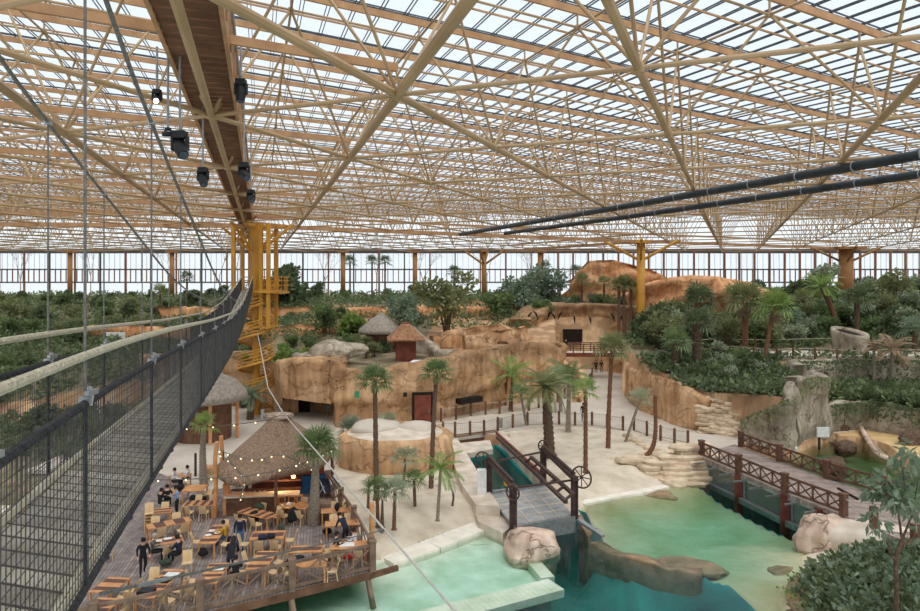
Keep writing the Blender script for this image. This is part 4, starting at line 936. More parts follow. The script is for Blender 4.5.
# free hanging rods of the roof near the bridge
for x0, y0, x1, y1, D in ((48,-30,82,405,4.6),(100,-20,103,10,4.7)):
    pass
A0 = Vector((-10.9,42,5.0)); B0 = Vector((-.1,15,6.1))
tag(MB().tube([PD(257,330,65.3), PD(268,385,52)-Vector((0,0,.2)), A0], .045, 6).build('stay_cable', M['whitecable']), 'pale stay cable from the ochre tower down to the thatched hut top', 'cable')
tag(MB().tube([A0, B0, B0+(B0-A0)*.4], .035, 6).build('stay_cable', M['whitecable']), 'long pale stay cable slanting over the beach from the hut top', 'cable')
p = A0.lerp(B0,.80); q = Vector((bx(4.75), 4.75, CAMZ-2.22))
rod = empty('tie_rod', q, label='dark tie rod with turnbuckles crossing in front of the terrace railing', cat='tie rod')
MB().tube([(0,0,0), (p-q)], .014, 6).build('rod', M['cable'], rod)
MB().tube([(p-q)*.93,(p-q)*.955,(p-q)*.985], [.03,.075,.03], 8).build('turnbuckle', M['cable'], rod); MB().tube([(p-q)*.03,(p-q)*.05,(p-q)*.075], [.012,.02,.012], 8).build('turnbuckle', M['galv'], rod)
q = Vector((bx(13.0), 13.0, CAMZ-2.35)); p2 = A0.lerp(B0, .22)
def lights(name, pts, label, n):
    pts = [Vector(p) for p in pts]; e = empty(name, pts[0], label=label, cat='string lights')
    q = smooth([p-pts[0] for p in pts], 2); MB().tube(q, .03, 5).build('cable', M['cable'], e)
    L = len(q)-1
    for k in range(n):
        t = (k+.5)/n*L; i = int(t); c = q[i].lerp(q[i+1], t-i); MB().lathe([(.015,-.1),(.045,-.07),(.045,-.03),(.015,0)], c, 6).build('bulb', M['bulb'], e)
lights('string_lights', [PD(60,478,30),PD(120,481,33),PD(190,479,36),PD(248,477,36),PD(298,465,36),PD(318,457,36.5),PD(332,450,37)], 'cable of small warm bulbs strung across the eaves of the large hut', 16)
lights('string_lights', [PD(160,430,45),PD(208,427,44),PD(240,424,43),PD(276,419,41.5)], 'light cable from the bare trunk to the top of the large hut', 6)
lights('string_lights', [PD(215,452,40),PD(232,462,38),PD(246,480,37),PD(240,500,36)], 'drooping strand of bulbs left of the hut', 8)
lights('string_lights', [PD(218,450,40),PD(243,459,37.5),PD(262,460,37.5),PD(280,452,37.5),PD(314,470,38)], 'strand of bulbs lying over the thatch of the large hut', 9)

# ------------------------------------------------------------------ under-roof catwalk, deep beams, lamps, ducts
a = node(1, -2); b = node(-12, 11)
a = node(0,-1)+(node(0,-1)-node(-1,0))*.5; b = node(-1,0)+(node(-1,0)-node(0,-1))*5.5
dr = (b-a).normalized(); sd = Vector((dr.y,-dr.x,0))
cw = empty('catwalk', a, label='dark timber maintenance catwalk hung under the glass roof, running to the ochre tower', cat='catwalk')
L = (b-a).length; hz = Vector((0,0,.55))
mb = MB(); t = 0
while t < L:
    p = dr*t+hz; mb.bar(p-sd*.66, p+sd*.66, .36, .12); t += .5
mb.build('slats', M['catboard'], cw)
for s_ in (-1,1):
    MB().bar(sd*.70*s_+hz+Vector((0,0,.1)), dr*L+sd*.70*s_+hz+Vector((0,0,.1)), .1, .42).build('edge_beam', M['timber'], cw)
    mb = MB(); t = 0
    while t < L: mb.bar(dr*t+sd*.70*s_+hz, dr*t+sd*.70*s_+hz+Vector((0,0,1.4)), .08, .2); t += 2.2
    mb.bar(sd*.70*s_+hz+Vector((0,0,1.35)), dr*L+sd*.70*s_+hz+Vector((0,0,1.35)), .08, .12); mb.build('side_rail', M['timber'], cw)
    MB().tube([sd*(.70*s_+.12*s_)+hz+Vector((0,0,.75)), dr*L+sd*(.70*s_+.12*s_)+hz+Vector((0,0,.75))], .05, 6).build('conduit', M['galv'], cw)
for k in range(7):
    p = node(0,0)+(node(-1,1)-node(0,0))*k; q = node(-2,-1)*.5+node(-1,-1)*.5+(node(-1,1)-node(0,0))*(k)
    q = node(-2,-2)+(node(-1,1)-node(0,0))*k
    lift = Vector((0,0,.75))
    tag(MB().bar(p+lift, q+lift, .12, .22).build('deep_beam', M['timber']), 'deep timber cross beam carrying the catwalk under the glass roof', 'beam', 'deep cross beams along the catwalk')
def stage_light(p, yaw, tilt, label, lit=False, s=1.0, stem=.9):
    e = empty('stage_light', p, label=label, cat='stage light')
    MB().tube([(0,0,max(.8, ZL+.9-p.z)),(0,0,-stem)], .03, 6).build('stem', M['galv'], e)
    MB().box((0,0,-stem-.08*s),(.34*s,.3*s,.2*s)).build('base', M['black'], e)
    for sx in (-1,1): MB().box((sx*.2*s,0,-stem-.32*s),(.06*s,.16*s,.4*s)).build('yoke_arm', M['black'], e)
    d = Vector((math.sin(yaw)*math.cos(tilt), -math.cos(yaw)*math.cos(tilt), -math.sin(tilt))); c = Vector((0,0,-stem-.42*s))
    MB().tube([c-d*.3*s,c-d*.24*s,c+d*.1*s,c+d*.38*s], [.1*s,.18*s,.19*s,.15*s], 12).build('head', M['black'], e); hd_ = e.children[-1]
    MB().tube([c+d*.38*s,c+d*.40*s], .12*s, 12).build('lens', M['lampglow' if lit else 'lens'], hd_)
for x, y, D, yaw, ti, lb, lit, s in ((157,90,17.5,.3,.5,'lit stage light with glowing lens left of the catwalk',True,.75),(180,132,17,.7,.75,'large black moving stage light hanging left of the catwalk',False,1.25),
        (168,128,17,-1.2,.1,'small black spotlight beside the large stage light',False,.5),(203,168,22,.5,.9,'black stage light close under the left edge of the catwalk',False,1.1),(241,80,17.5,0,1.3,'black stage light on the right side of the catwalk, nearest to the viewer',False,1.0),
        (244,163,22,.6,.7,'black stage light on the right side of the catwalk, second from the viewer',False,1.1),(251,190,27,.5,.6,'black stage light on the right side of the catwalk, farthest from the viewer',False,1.0)):
    s *= .72; stage_light(PD(x, y, D)+Vector((0,0,.35*s)), yaw, ti, lb, lit, s, stem=.35*s)
for pts, r, lb in (([(24.5,6,4.75),(17.7,26,4.75),(10.8,46,4.75),(0,76,4.75)], .21, 'upper of the two dark ducts slung under the roof'),([(26.5,15,4.7),(21,31,4.75),(13.3,53,4.75),(4.9,74,4.75)], .2, 'lower of the two dark ducts slung under the roof')):
    o0 = Vector((*pts[0][:2], CAMZ+pts[0][2]-.1)); e = empty('duct', o0, label=lb, cat='duct')
    q = [Vector((x,y,CAMZ+z-.1))-o0 for x,y,z in pts]; MB().tube(q, r, 12).build('pipe', M['duct'], e, True)
    for k in range(22):
        t = k/21*3*.999; i = int(t); c = q[i].lerp(q[i+1], t-i); dd = (q[i+1]-q[i]).normalized(); MB().tube([c-dd*.03,c+dd*.03], r+.02, 12).build('clip', M['galv'], e)

# ------------------------------------------------------------------ huts
hut = empty('thatched_hut', (-11,41.2,0), label='large hut with swooping grey-brown thatched roof and open bar', cat='hut')
n = 48; ca = math.atan2(1,.22)
def eave(a_):
    c_, s_ = math.cos(a_), math.sin(a_); p_ = 2.5; k = (abs(c_)**p_+abs(s_)**p_)**(-1/p_)
    u = c_*k*4.3; v = s_*k*2.75          # u along the long axis, v across
    return u, v
def rot(u, v, an=1.30): return (u*math.cos(an)-v*math.sin(an), u*math.sin(an)+v*math.cos(an))
prof = [(1.02,2.25),(1.0,2.55),(.85,2.95),(.65,3.5),(.45,4.05),(.28,4.55),(.14,4.95)]; vs = []
for f, z in prof:
    for k in range(n):
        u, v = eave(2*PI*k/n); X, Y = rot(u*f, v*f); vs.append((X+.0, Y, z+.08*noise.noise(Vector((X, Y, z)))*(f > .2)-.18*(f > .95)*math.cos(4*2*PI*k/n)))
fs = [(i*n+k, i*n+(k+1)%n, (i+1)*n+(k+1)%n, (i+1)*n+k) for i in range(len(prof)-1) for k in range(n)]; fs += [tuple(range(n-1,-1,-1)), tuple(range((len(prof)-1)*n, len(prof)*n))]
MB().add(vs, fs).build('thatched_roof', M['thatch'], hut, True)
MB().lathe([(.75,4.9),(.85,5.0),(.8,5.15),(.3,5.22)], (0,0,0), 18, sx=1.1, sy=.8).build('roof_cap', M['rockpink'], hut, True)
MB().lathe([(.12,4.9),(.12,5.4)], (-.95,0,0), 10).build('roof_vent', M['galv'], hut)
for u, v in ((-3.5,-1.9),(3.4,1.9),(3.4,-1.9),(0,2.2)):
    X, Y = rot(u, v); MB().tube([(X,Y,0),(X,Y,2.6)], .1, 8).build('post', M['wood'], hut)
MB().box((.3,1.2,1.2),(4.4,.2,2.4),rz=.15).build('back_wall', M['woodred'], hut)
bar_ = empty('bar_counter', (-11.0,38.6,0), .12, 'brown wooden bar counter with lamps glowing under the hut eaves', 'bar')
MB().box((-.2,0,.55),(3.9,.5,1.1)).build('counter_front', M['wood'], bar_); MB().box((-.2,-.05,1.13),(4.1,.8,.07)).build('counter_top', M['quay'], bar_)
MB().box((-2.2,.1,.9),(.28,.6,1.8)).build('end_post', M['pine'], bar_); MB().box((-.2,1.3,1.5),(4,.3,.06)).box((-.2,1.35,1.0),(4,.3,.06)).build('shelf', M['wood'], bar_)
for x, lb in ((-1.4,'left'),(1.45,'right')): MB().lathe([(.02,0),(.12,-.02),(.09,-.16)], (x,.45,2.0), 8).build('hanging_lamp', M['barglow'], bar_, label='lit warm hanging lamp')
pl = bpy.data.lights.new('bar_lamp', 'POINT'); pl.energy = 60; pl.color = (1,.6,.3); pl.shadow_soft_size = .1; plo = bpy.data.objects.new('bar_lamp', pl); C.objects.link(plo); plo.location = (-10.2, 39.2, 1.8)
plo['label'] = 'warm light of the lamps over the bar counter'; plo['category'] = 'lamp'
def stool(p, lb):
    e = empty('bar_stool', p, R.random(), lb, 'bar stool', 'bar stools at the counter'); MB().box((0,0,.76),(.36,.36,.05)).build('seat', M['pine'], e)
    for sx in (-1,1):
        for sy in (-1,1): MB().bar((sx*.2,sy*.2,0),(sx*.14,sy*.14,.75),.04,.04).build('leg', M['pine'], e)
    MB().bar((-.17,.15,.8),(-.17,.17,1.15),.04,.04).bar((.17,.15,.8),(.17,.17,1.15),.04,.04).box((0,.17,1.12),(.38,.03,.1)).build('backrest', M['pine'], e)
    mb = MB()
    for zz in (.2,.45): mb.bar((-.19,-.19,zz),(.19,-.19,zz),.03,.03).bar((-.19,.19,zz),(.19,.19,zz),.03,.03)
    mb.build('rung', M['pine'], e)
for k, x in enumerate((-9.9,-9.4,-8.9)): stool((x,37.85+.1*k,.05), 'high wooden bar stool %s' % ('leftmost of three at the counter','middle of three at the counter','rightmost of three at the counter')[k])
for k, x in enumerate((254.5,260,264.8)):
    p = G(x,506); o = empty('path_lamp', (p.x,p.y,.05), label='thin bollard lamp in front of the bar, %s of three' % ('leftmost','middle','rightmost')[k], cat='lamp'); MB().tube([(0,0,0),(0,0,.75)],.025,6).build('pole', M['galv'], o); MB().lathe([(.03,.72),(.08,.78),(.08,.86),(.02,.92)],n=8).build('globe', M['white'], o)
h2 = empty('thatched_hut', (-21.3,56.5,0), label='smaller hut with rounded grey thatch behind the netting', cat='hut')
MB().lathe([(3.6,3.3),(3.4,3.9),(2.6,4.8),(1.3,5.4),(.3,5.6)], n=28).build('thatched_roof', M['thatchgrey'], h2, True)
for k in range(6): MB().tube([(2.8*math.cos(k*1.05),2.8*math.sin(k*1.05),0),(2.8*math.cos(k*1.05),2.8*math.sin(k*1.05),3.5)],.14,7).build('post', M['pine'], h2)
MB().lathe([(2.2,0),(2.2,3.2)], n=16).build('wall', M['wood'], h2)
hh = empty('square_hut', (-5.55,69.6,4.9), .12, 'small reddish timber hut with brown thatched pyramid roof on the cliff top', 'hut')
MB().box((0,0,1.2),(2.0,2.0,2.4)).build('wall', M['woodred'], hh); MB().box((-.98,-.3,1.2),(.1,1.3,2.3)).build('dark_side_panel', M['black'], hh)
mb = MB(); mb.add([(-1.9,-1.9,2.25),(1.9,-1.9,2.25),(1.9,1.9,2.25),(-1.9,1.9,2.25),(-1.3,-1.3,2.75),(1.3,-1.3,2.75),(1.3,1.3,2.75),(-1.3,1.3,2.75),(-.4,-.4,3.75),(.4,-.4,3.75),(.4,.4,3.75),(-.4,.4,3.75),(-1.9,-1.9,2.1),(1.9,-1.9,2.1),(1.9,1.9,2.1),(-1.9,1.9,2.1)],
    [(0,1,5,4),(1,2,6,5),(2,3,7,6),(3,0,4,7),(4,5,9,8),(5,6,10,9),(6,7,11,10),(7,4,8,11),(8,9,10,11),(12,13,1,0),(13,14,2,1),(14,15,3,2),(15,12,0,3),(15,14,13,12)]); mb.build('thatched_roof', M['thatchbrown'], hh)
MB().box((0,0,3.8),(.8,.8,.12)).build('ridge_cap', M['woodred'], hh)
h4 = empty('thatched_cone', (-9.0,78,4.9), label='grey thatched cone roof behind the small timber hut', cat='hut'); MB().lathe([(2.7,2.1),(2.6,2.5),(1.3,3.6),(.1,4.4)], n=24).build('thatched_roof', M['thatchgrey'], h4, True); MB().lathe([(1.9,0),(1.9,2.4)], n=16).build('wall', M['wood'], h4)
sk = tag(MB().lathe([(.85,0),(.85,.15),(.7,.28),(.1,.32)], n=4, rz=.7, sx=1.2).build('skylight', M['white']), 'white square skylight on the cliff top beside the timber hut', 'skylight'); sk.location = (-4.1,66.2,5.0)
# stone drum
dr_ = empty('stone_drum', (41.6,72.6,4.9), label='large stone drum with a slanted top, shaded hollow painted dark, beside the hill path', cat='stone drum')
mb = MB(); n = 28; vs = []
for r, z, ins in ((1.5,-.5,0),(1.65,1.0,0),(1.85,2.2,1),(1.8,2.5,1),(1.35,2.4,1),(1.2,1.3,1)):
    for k in range(n):
        a_ = 2*PI*k/n; vs.append((r*math.cos(a_), r*math.sin(a_), z*1.1+(.35*math.sin(a_)-.2*math.cos(a_) if ins else 0)))
mb.add(vs, [(i*n+k, i*n+(k+1)%n, (i+1)*n+(k+1)%n, (i+1)*n+k) for i in range(5) for k in range(n)]); mb.build('wall', M['rockgrey'], dr_, True)
tl = [(1.3*math.cos(2*PI*k/24), 1.3*math.sin(2*PI*k/24), 2.45+.35*math.sin(2*PI*k/24)-.2*math.cos(2*PI*k/24)) for k in range(24)]; MB().add(tl+[(x,y,z-.1) for x,y,z in tl], [tuple(range(24)), tuple(range(47,23,-1))]+[(k,k+24,(k+1)%24+24,(k+1)%24) for k in range(24)]).build('opening_shade_disc', M['dark'], dr_)  # flat disc closing the drum, painted dark for the shade inside
# ------------------------------------------------------------------ terrace furniture
def table(px, py, lx, ly, rz, label, bands=0, z=.05, lit=None):
    D = F*(CAMZ-z-.75)/(py-HY); X = (px-460)*D/F
    e = empty('table', (X, D, z), rz, label, 'table')
    MB().box((0,0,.74),(lx,ly,.045)).build('table_top', M['pine'], e)
    for k in range(bands): MB().box((0,(-.5+(k+.5)/bands)*ly,.768),(lx*.94,ly/bands*.42,.012)).build('dark_band', M['mat'], e, label='dark brown band across the table top')
    for sx in (-1,1):
        for sy in (-1,1): MB().box((sx*(lx/2-.07),sy*(ly/2-.07),.36),(.07,.07,.72)).build('leg', M['pine'], e)
    return e
seatbm = MB(); 
def chair_proto():
    e = empty('chair', (0,0,0))
    n = 6; vs = []
    for k in range(n+1):          # bent seat shell
        y = -.22+k*.44/n; zz = .45+.012*math.cos(k)+(.03 if k == 0 else 0)
        vs += [(-.22,y,zz),(.22,y,zz),(.22,y,zz-.03),(-.22,y,zz-.03)]
    fs = [(4*k+a, 4*k+(a+1)%4, 4*k+4+(a+1)%4, 4*k+4+a) for k in range(n) for a in range(4)]+[(0,1,2,3),(4*n+3,4*n+2,4*n+1,4*n)]
    MB().add(vs, fs).build('seat', M['chairwood'], e)
    vs = []
    for k in range(5):
        zz = .47+k*.11; y = .21+k*.035; c_ = .03
        vs += [(-.21,y-c_,zz),(0,y+c_,zz),(.21,y-c_,zz),(.21,y-c_+.02,zz),(0,y+c_+.02,zz),(-.21,y-c_+.02,zz)]
    fs = [(6*k+a, 6*k+(a+1)%6, 6*k+6+(a+1)%6, 6*k+6+a) for k in range(4) for a in range(6)]+[(5,4,3,2,1,0),(24,25,26,27,28,29)]
    MB().add(vs, fs).build('backrest', M['chairwood'], e)
    for sx in (-1,1):
        MB().bar((sx*.2,-.2,0),(sx*.19,-.18,.44),.035,.035).build('leg', M['chairwood'], e); MB().bar((sx*.2,.26,0),(sx*.19,.18,.46),.035,.035).build('leg', M['chairwood'], e)
    return remember(e)
CH = chair_proto(); chair_used = [False]
def chair(X, Y, rz, label, group=None, z=.05):
    """rz: direction the sitter's back points (local +y is the backrest)"""
    e = CH if not chair_used[0] else copy_tree(CH); chair_used[0] = True
    e.location = (X, Y, z); e.rotation_euler = (0,0,rz); tag(e, label, 'chair', group or 'pale wooden chairs on the terrace'); return e
def seats(t, spec, desc):
    """spec: list of (local x, local y, where-word)"""
    M3 = Matrix.Rotation(t.rotation_euler[2], 3, 'Z'); 
    for lx, ly, word in spec:
        p = M3 @ Vector((lx, ly, 0)) + Vector(t.location); d = M3 @ Vector((lx, ly, 0))
        an = math.atan2(d.y, d.x)-PI/2
        if abs(lx) > abs(ly): an = math.atan2((M3@Vector((lx,0,0))).y,(M3@Vector((lx,0,0))).x)-PI/2
        else: an = math.atan2((M3@Vector((0,ly,0))).y,(M3@Vector((0,ly,0))).x)-PI/2
        chair(p.x, p.y, an+R.uniform(-.25,.25), 'pale chair at the %s of the %s' % (word, SH.get(desc, desc)), z=.05)
T = {}
SH = {'square warm wood table by the bare trunk':'square table by the bare trunk','four-banded table with dark coats under it, by the bare trunk':'four-banded table by the bare trunk','small table half hidden by the bridge netting':'table half hidden by netting',
 'long diagonal table with two dark bands beside the stacked chairs':'diagonal table beside the stacked chairs','table with papers between the seated elderly person and the person in navy':'papers table','table with four dark bands at the railing, left of the bending person':'railing table left of the bending person',
 'banded table at the railing right of the bending person':'railing table right of the bending person','rounded-off table heaped with dark coats':'table heaped with dark coats','long banded table in front of the bar lamps':'long table before the bar lamps','two-part table before the bar stools':'two-part table',
 'plain table at the beach side railing, farther of two':'farther beach side table','plain table at the beach side railing, nearer of two':'nearer beach side table','table with red bag where two people sit by the corner railing':'red bag table at the corner railing',
 'banded table with an empty tilted chair near the front railing':'tilted-chair table near the railing','table under the dark jacket at the front railing':'dark jacket table','table just below the bridge netting at the left':'table just below the netting','table in the lower left corner':'table in the lower left corner',
 'long table with documents near the lower left of the terrace':'long documents table','small pale table at the back edge of the terrace':'small back edge table','long table with plates beside the person in yellow':'long plates table'}
def tset(key, px, py, lx, ly, rz, desc, bands, spec):
    T[key] = table(px, py, lx, ly, rz, desc[0].upper()*0+desc, bands); seats(T[key], spec, desc)
LRs = lambda lx, ly, n=2: [(sx*(lx/2+.22), (-.5+(k+.5)/n)*ly, ('left' if sx < 0 else 'right')+(' front' if k == 0 else ' back')) for sx in (-1,1) for k in range(n)]
FBs = lambda lx, ly, n=2: [((-.5+(k+.5)/n)*lx, sy*(ly/2+.22), ('front' if sy < 0 else 'back')+(' left' if k == 0 else ' right')) for sy in (-1,1) for k in range(n)]
tset('a', 195,488, 1.25,1.25,.1, 'square warm wood table by the bare trunk', 0, [(-.85,-.5,'left'),(.85,-.1,'right front'),(.85,.4,'right back')])
tset('b', 200,503, 1.7,.85,.05, 'four-banded table with dark coats under it, by the bare trunk', 0, FBs(1.7,.85))
for k in range(4): MB().box((-.63+k*.43,0,.768),(.2,.82,.012)).build('dark_band', M['mat'], T['b'])
tset('c', 159,511, 1.3,.8,.25, 'small table half hidden by the bridge netting', 2, [(.1,.65,'back'),(.85,.0,'right')])
tset('d', 169,523, 2.1,.8,.62, 'long diagonal table with two dark bands beside the stacked chairs', 0, FBs(2.1,.8))
for k in (-.45,.5): MB().box((k,0,.768),(.5,.76,.012)).build('dark_band', M['mat'], T['d'])
tset('e', 166,541, 1.5,.85,.5, 'table with papers between the seated elderly person and the person in navy', 1, [(.0,-.66,'front')])
tset('f', 214,534, .85,2.4,.05, 'long table with plates beside the person in yellow', 3, [(-.75,-.1,'left'),(.1,1.2,'far end'),(.75,-.5,'right')])
tset('g', 213.6,573, .9,2.0,.05, 'table with four dark bands at the railing, left of the bending person', 4, [(-.8,.0,'left'),(-.5,-1.1,'front')])
tset('h', 262,560, .9,2.0,.02, 'banded table at the railing right of the bending person', 3, LRs(.9,2.0)[:4])
tset('i', 268,535, 1.6,1.1,.1, 'rounded-off table heaped with dark coats', 1, [(-1.05,-.2,'left'),(-.3,-.8,'front left'),(.5,-.8,'front right'),(1.05,.1,'right')])
tset('j', 258,513, 2.2,.9,-.5, 'long banded table in front of the bar lamps', 0, FBs(2.2,.9))
for k in range(4): MB().box((-.8+k*.54,0,.768),(.24,.86,.012)).build('dark_band', M['mat'], T['j'])
tset('k', 295,506, 1.6,.8,-.15, 'two-part table before the bar stools', 0, [(-.35,-.75,'front'),(.1,.7,'back'),(.5,-.75,'front right')])
tset('l', 337,510, 1.7,.75,.2, 'plain table at the beach side railing, farther of two', 0, [(-.2,.65,'back'),(.5,.65,'back right')])
tset('m', 342,523, 1.7,.75,.2, 'plain table at the beach side railing, nearer of two', 0, [(-.4,.62,'back left'),(.35,.62,'back right')])
tset('n', 349,545, 1.7,.9,.15, 'table with red bag where two people sit by the corner railing', 0, [(.95,.2,'right'),(-.95,.3,'left'),(.4,-.8,'front right'),(-.3,-.85,'front left')])
tset('o', 306,549, 1.5,.85,.1, 'banded table with an empty tilted chair near the front railing', 1, [(.5,-.1,'right'),(1.0,.2,'far right')])
tset('p', 311,563, 1.4,.8,.1, 'table under the dark jacket at the front railing', 0, [(.9,-.1,'right'),(-.9,-.2,'left')])
tset('q', 110,585, 1.0,1.4,-.1, 'table just below the bridge netting at the left', 2, [(.8,.3,'right back'),(.8,-.4,'right front')])
tset('r', 101,606, 1.0,1.3,-.1, 'table in the lower left corner', 2, [(.8,.2,'right back'),(.8,-.4,'right front')])
tset('s', 160,583, .85,2.6,-.05, 'long table with documents near the lower left of the terrace', 0, [(-.75,.8,'left back'),(.75,.1,'right back'),(-.75,-.8,'left front'),(.75,-.9,'right front')])
for k in range(4): MB().box((0,-.95+k*.62,.768),(.8,.28,.012)).build('dark_band', M['mat'], T['s'])
tset('t', 210,467, 1.0,.8,.1, 'small pale table at the back edge of the terrace', 0, [(.2,-.6,'front')])
tset('u', 180,475, 1.2,.8,-.1, 'table between the two people in white shirts', 0, [])
for x, y, rz, lb in ((187,574,.3,'single pale wooden chair standing free between the two railing tables'),(106,563,1.2,'reddish chair seen edge-on beside the netting'),(252,487,2.2,'')):
    if lb: p = G(x,y); chair(p.x,p.y,rz,lb)
p = G(149,532)
for k in range(4):
    e = copy_tree(CH); e.location = (p.x, p.y, .05+.16*k); e.rotation_euler = (0,0,.4); tag(e, 'pale wooden chair, %s in the stack of four beside the netting' % ('lowest','second from the bottom','third from the bottom','topmost')[k], 'chair', 'stacked chairs beside the netting')
# small things on tables and coats on chairs
def onT(key, lx, ly, dims, m, name, label, cat, group=None, rz=0):
    t = T[key]; M3 = Matrix.Rotation(t.rotation_euler[2], 3, 'Z'); p = M3@Vector((lx,ly,0))+Vector(t.location)
    o = MB().box((0,0,dims[2]/2), dims).build(name, M[m]); o.location = (p.x,p.y,p.z+.775); o.rotation_euler = (0,0,t.rotation_euler[2]+rz); return tag(o, label, cat, group)
onT('s',.15,.75,(.55,.4,.02),'white','paper','white sheet with dark print on the long documents table','paper'); onT('s',.1,.15,(.5,.42,.08),'black','folder','black folder on the long documents table','folder'); onT('s',-.1,-.9,(.6,.45,.12),'black','laptop_bag','black bag at the near end of the long documents table','bag')
onT('g',.1,.35,(.45,.3,.02),'white','paper','white paper on the table left of the bending person','paper'); onT('g',.3,.55,(.2,.12,.05),'signgreen','green_box','small green box beside the white paper','box')
onT('e',-.35,.1,(.35,.25,.02),'white','paper','white paper on the left of the table with the seated elderly person','paper'); onT('e',.1,.2,(.35,.25,.02),'white','paper','white paper on the right of the table with the seated elderly person','paper')
def plate(key, lx, ly, r, lb):
    t = T[key]; M3 = Matrix.Rotation(t.rotation_euler[2], 3, 'Z'); p = M3@Vector((lx,ly,0))+Vector(t.location)
    o = MB().lathe([(r*.6,0),(r,.03),(r*.95,.035),(r*.5,.012)], n=14).build('plate', M['white'], None, True); o.location = (p.x,p.y,p.z+.775); tag(o, lb, 'plate', 'plates on the long table')
plate('f',-.2,.3,.16,'white plate at the far side of the long table beside the person in yellow'); plate('f',.15,.05,.16,'white plate in the middle of the long table beside the person in yellow'); plate('f',-.2,-.25,.16,'white plate nearest the viewer on the long table beside the person in yellow')
onT('k',-.4,.1,(.22,.2,.1),'white','napkin_box','white napkin box on the two-part table','box')
onT('n',-.1,0,(.7,.5,.015),'white','paper','white papers between the two people at the corner railing','paper')
def drape(p, rz, sc, m, lb, name='jacket', cat='jacket', seed=0):
    o = boulder(name, p, .5, sc, M[m], lb, cat, seed=seed, rz=rz, sub=3, amp=.35); return o
for x, y, zc, sc, m, lb, nm in ((293,515,.7,(.62,.25,.85),'clothblack','black coat hung over the chair at the two-part table','coat'),(254,517,.6,(.55,.5,.7),'clothblack','black jacket on the chair left of the long banded table','jacket'),
        (295,561,.8,(.95,.4,.5),'clothblack','black jacket thrown over the chair at the front railing','jacket'),(203,552,.35,(.45,.4,.45),'clothblack','black bag on the chair left of the long plate table','bag'),
        (231,541,.35,(.45,.4,.55),'clothblack','black backpack standing behind the person in yellow','backpack'),(263,537,.95,(.5,.4,.25),'clothnavy','dark navy coat heaped on the left of the rounded table','coat'),(271,536,.95,(.5,.35,.25),'clothblack','black coat heaped on the right of the rounded table','coat'),
        (281,529,.8,(.35,.4,.6),'clothgreen','dark green coat on the chair right of the rounded table','coat'),(337,507,1.05,(.3,.25,.45),'clothblack','black rucksack on the farther beach side table','rucksack'),(166,562,.3,(.55,.4,.3),'clothgreen','grey-green bag on the floor under the papers table','bag'),
        (259,507,.8,(.55,.4,.5),'clothgreen','grey-green coat on the chair behind the long banded table','coat'),(193,499,.4,(.4,.3,.5),'clothblack','black bag below the four-banded table, left one','bag'),(203,500,.4,(.4,.3,.5),'clothblack','black bag below the four-banded table, right one','bag'),
        (327,531,.3,(.5,.3,.35),'clothblack','black bag on the floor left of the nearer beach side table','bag'),(349,556,.75,(.6,.35,.3),'clothred','red bag on the near chair at the corner railing','bag'),(138,612,.9,(.5,.4,.3),'clothblack','','x'),(180,487,.3,(.5,.4,.4),'clothblack','dark pushchair load beside the two people in white','bag')):
    if lb: p = G(x, y, zc); drape((p.x,p.y,zc), R.random(), tuple(v*.9 for v in sc), m, lb, nm, nm, seed=R.random()*30)
# loungers, crates, planter by the large palm
for k,(x,y) in enumerate(((327,497),(333,494))):
    p = G(x,y); e = empty('folding_lounger', (p.x,p.y,.05), .5+.2*k, 'folded dark lounger with pale frame beside the hut, %s of two' % ('left','right')[k], 'lounger')
    MB().bar((-.3,-.6,.4),(-.3,.6,.9),.05,.05).bar((.3,-.6,.4),(.3,.6,.9),.05,.05).bar((-.3,.6,.0),(-.3,-.3,.7),.05,.05).bar((.3,.6,.0),(.3,-.3,.7),.05,.05).build('frame', M['white'], e); MB().bar((0,-.6,.43),(0,.6,.93),.56,.03).build('sling', M['clothnavy'], e)
p = G(315,492); tag(MB().box((p.x,p.y,.55),(1.5,.8,1.1),rz=.1).build('blue_crate', M['bluecrate']), 'blue box standing behind the large palm trunk under the eaves', 'box')
p = G(322,519); tag(MB().box((p.x,p.y,.5),(1.0,.9,.95),rz=.1).build('planter_box', M['railwood']), 'square brown planter box beside the large palm trunk', 'planter')
# wooden poles
def pole(pts, r, m, lb, cat='pole', name='wooden_pole'):
    o = MB().tube(smooth([Vector(p)-Vector(pts[0]) for p in pts],2), r, 8).build(name, M[m], None, True); o.location = pts[0]; return tag(o, lb, cat)
p = G(214.5,519); pole([(p.x,p.y,.0),(p.x+.1,p.y,2.0),(p.x+.0,p.y,3.2),(p.x+.15,p.y,4.3)], .12, 'pine', 'tall crooked pale wooden pole on the terrace near the hut')
p = G(221,472); pole([(p.x,p.y,0),(p.x+.1,p.y,1.2),(p.x,p.y,2.5)], .15, 'pine', 'shorter pale wooden pole behind the tall crooked one')
for k,(x,y) in enumerate(((195.5,477),(223.5,474),(229,478))):
    p = G(x,y); pole([(p.x,p.y,0),(p.x,p.y,1.6)], .06 if k else .09, 'iron', ('dark post at the back edge of the terrace, left of the bare trunk','thin dark post at the back edge of the terrace','thicker dark post beside the person standing by the hut')[k])
p = G(369,571,0); pole([(p.x-.2,p.y+2.5,.0),(p.x-.2,p.y+2.5,2.3)], .12, 'pine', 'pale round pole rising at the corner of the terrace railing')
for x,y,lb in ((410,441,'small dark box behind the front fence, left of the quay'),(424.5,447.5,'short black post on the left beach'),(500,428,'grey box on the path behind the front fence')):
    p = G(x,y); tag(MB().box((p.x,p.y,.45),(.45,.4,.9)).build('utility_box', M['black' if x < 430 else 'galv']), lb, 'utility box')
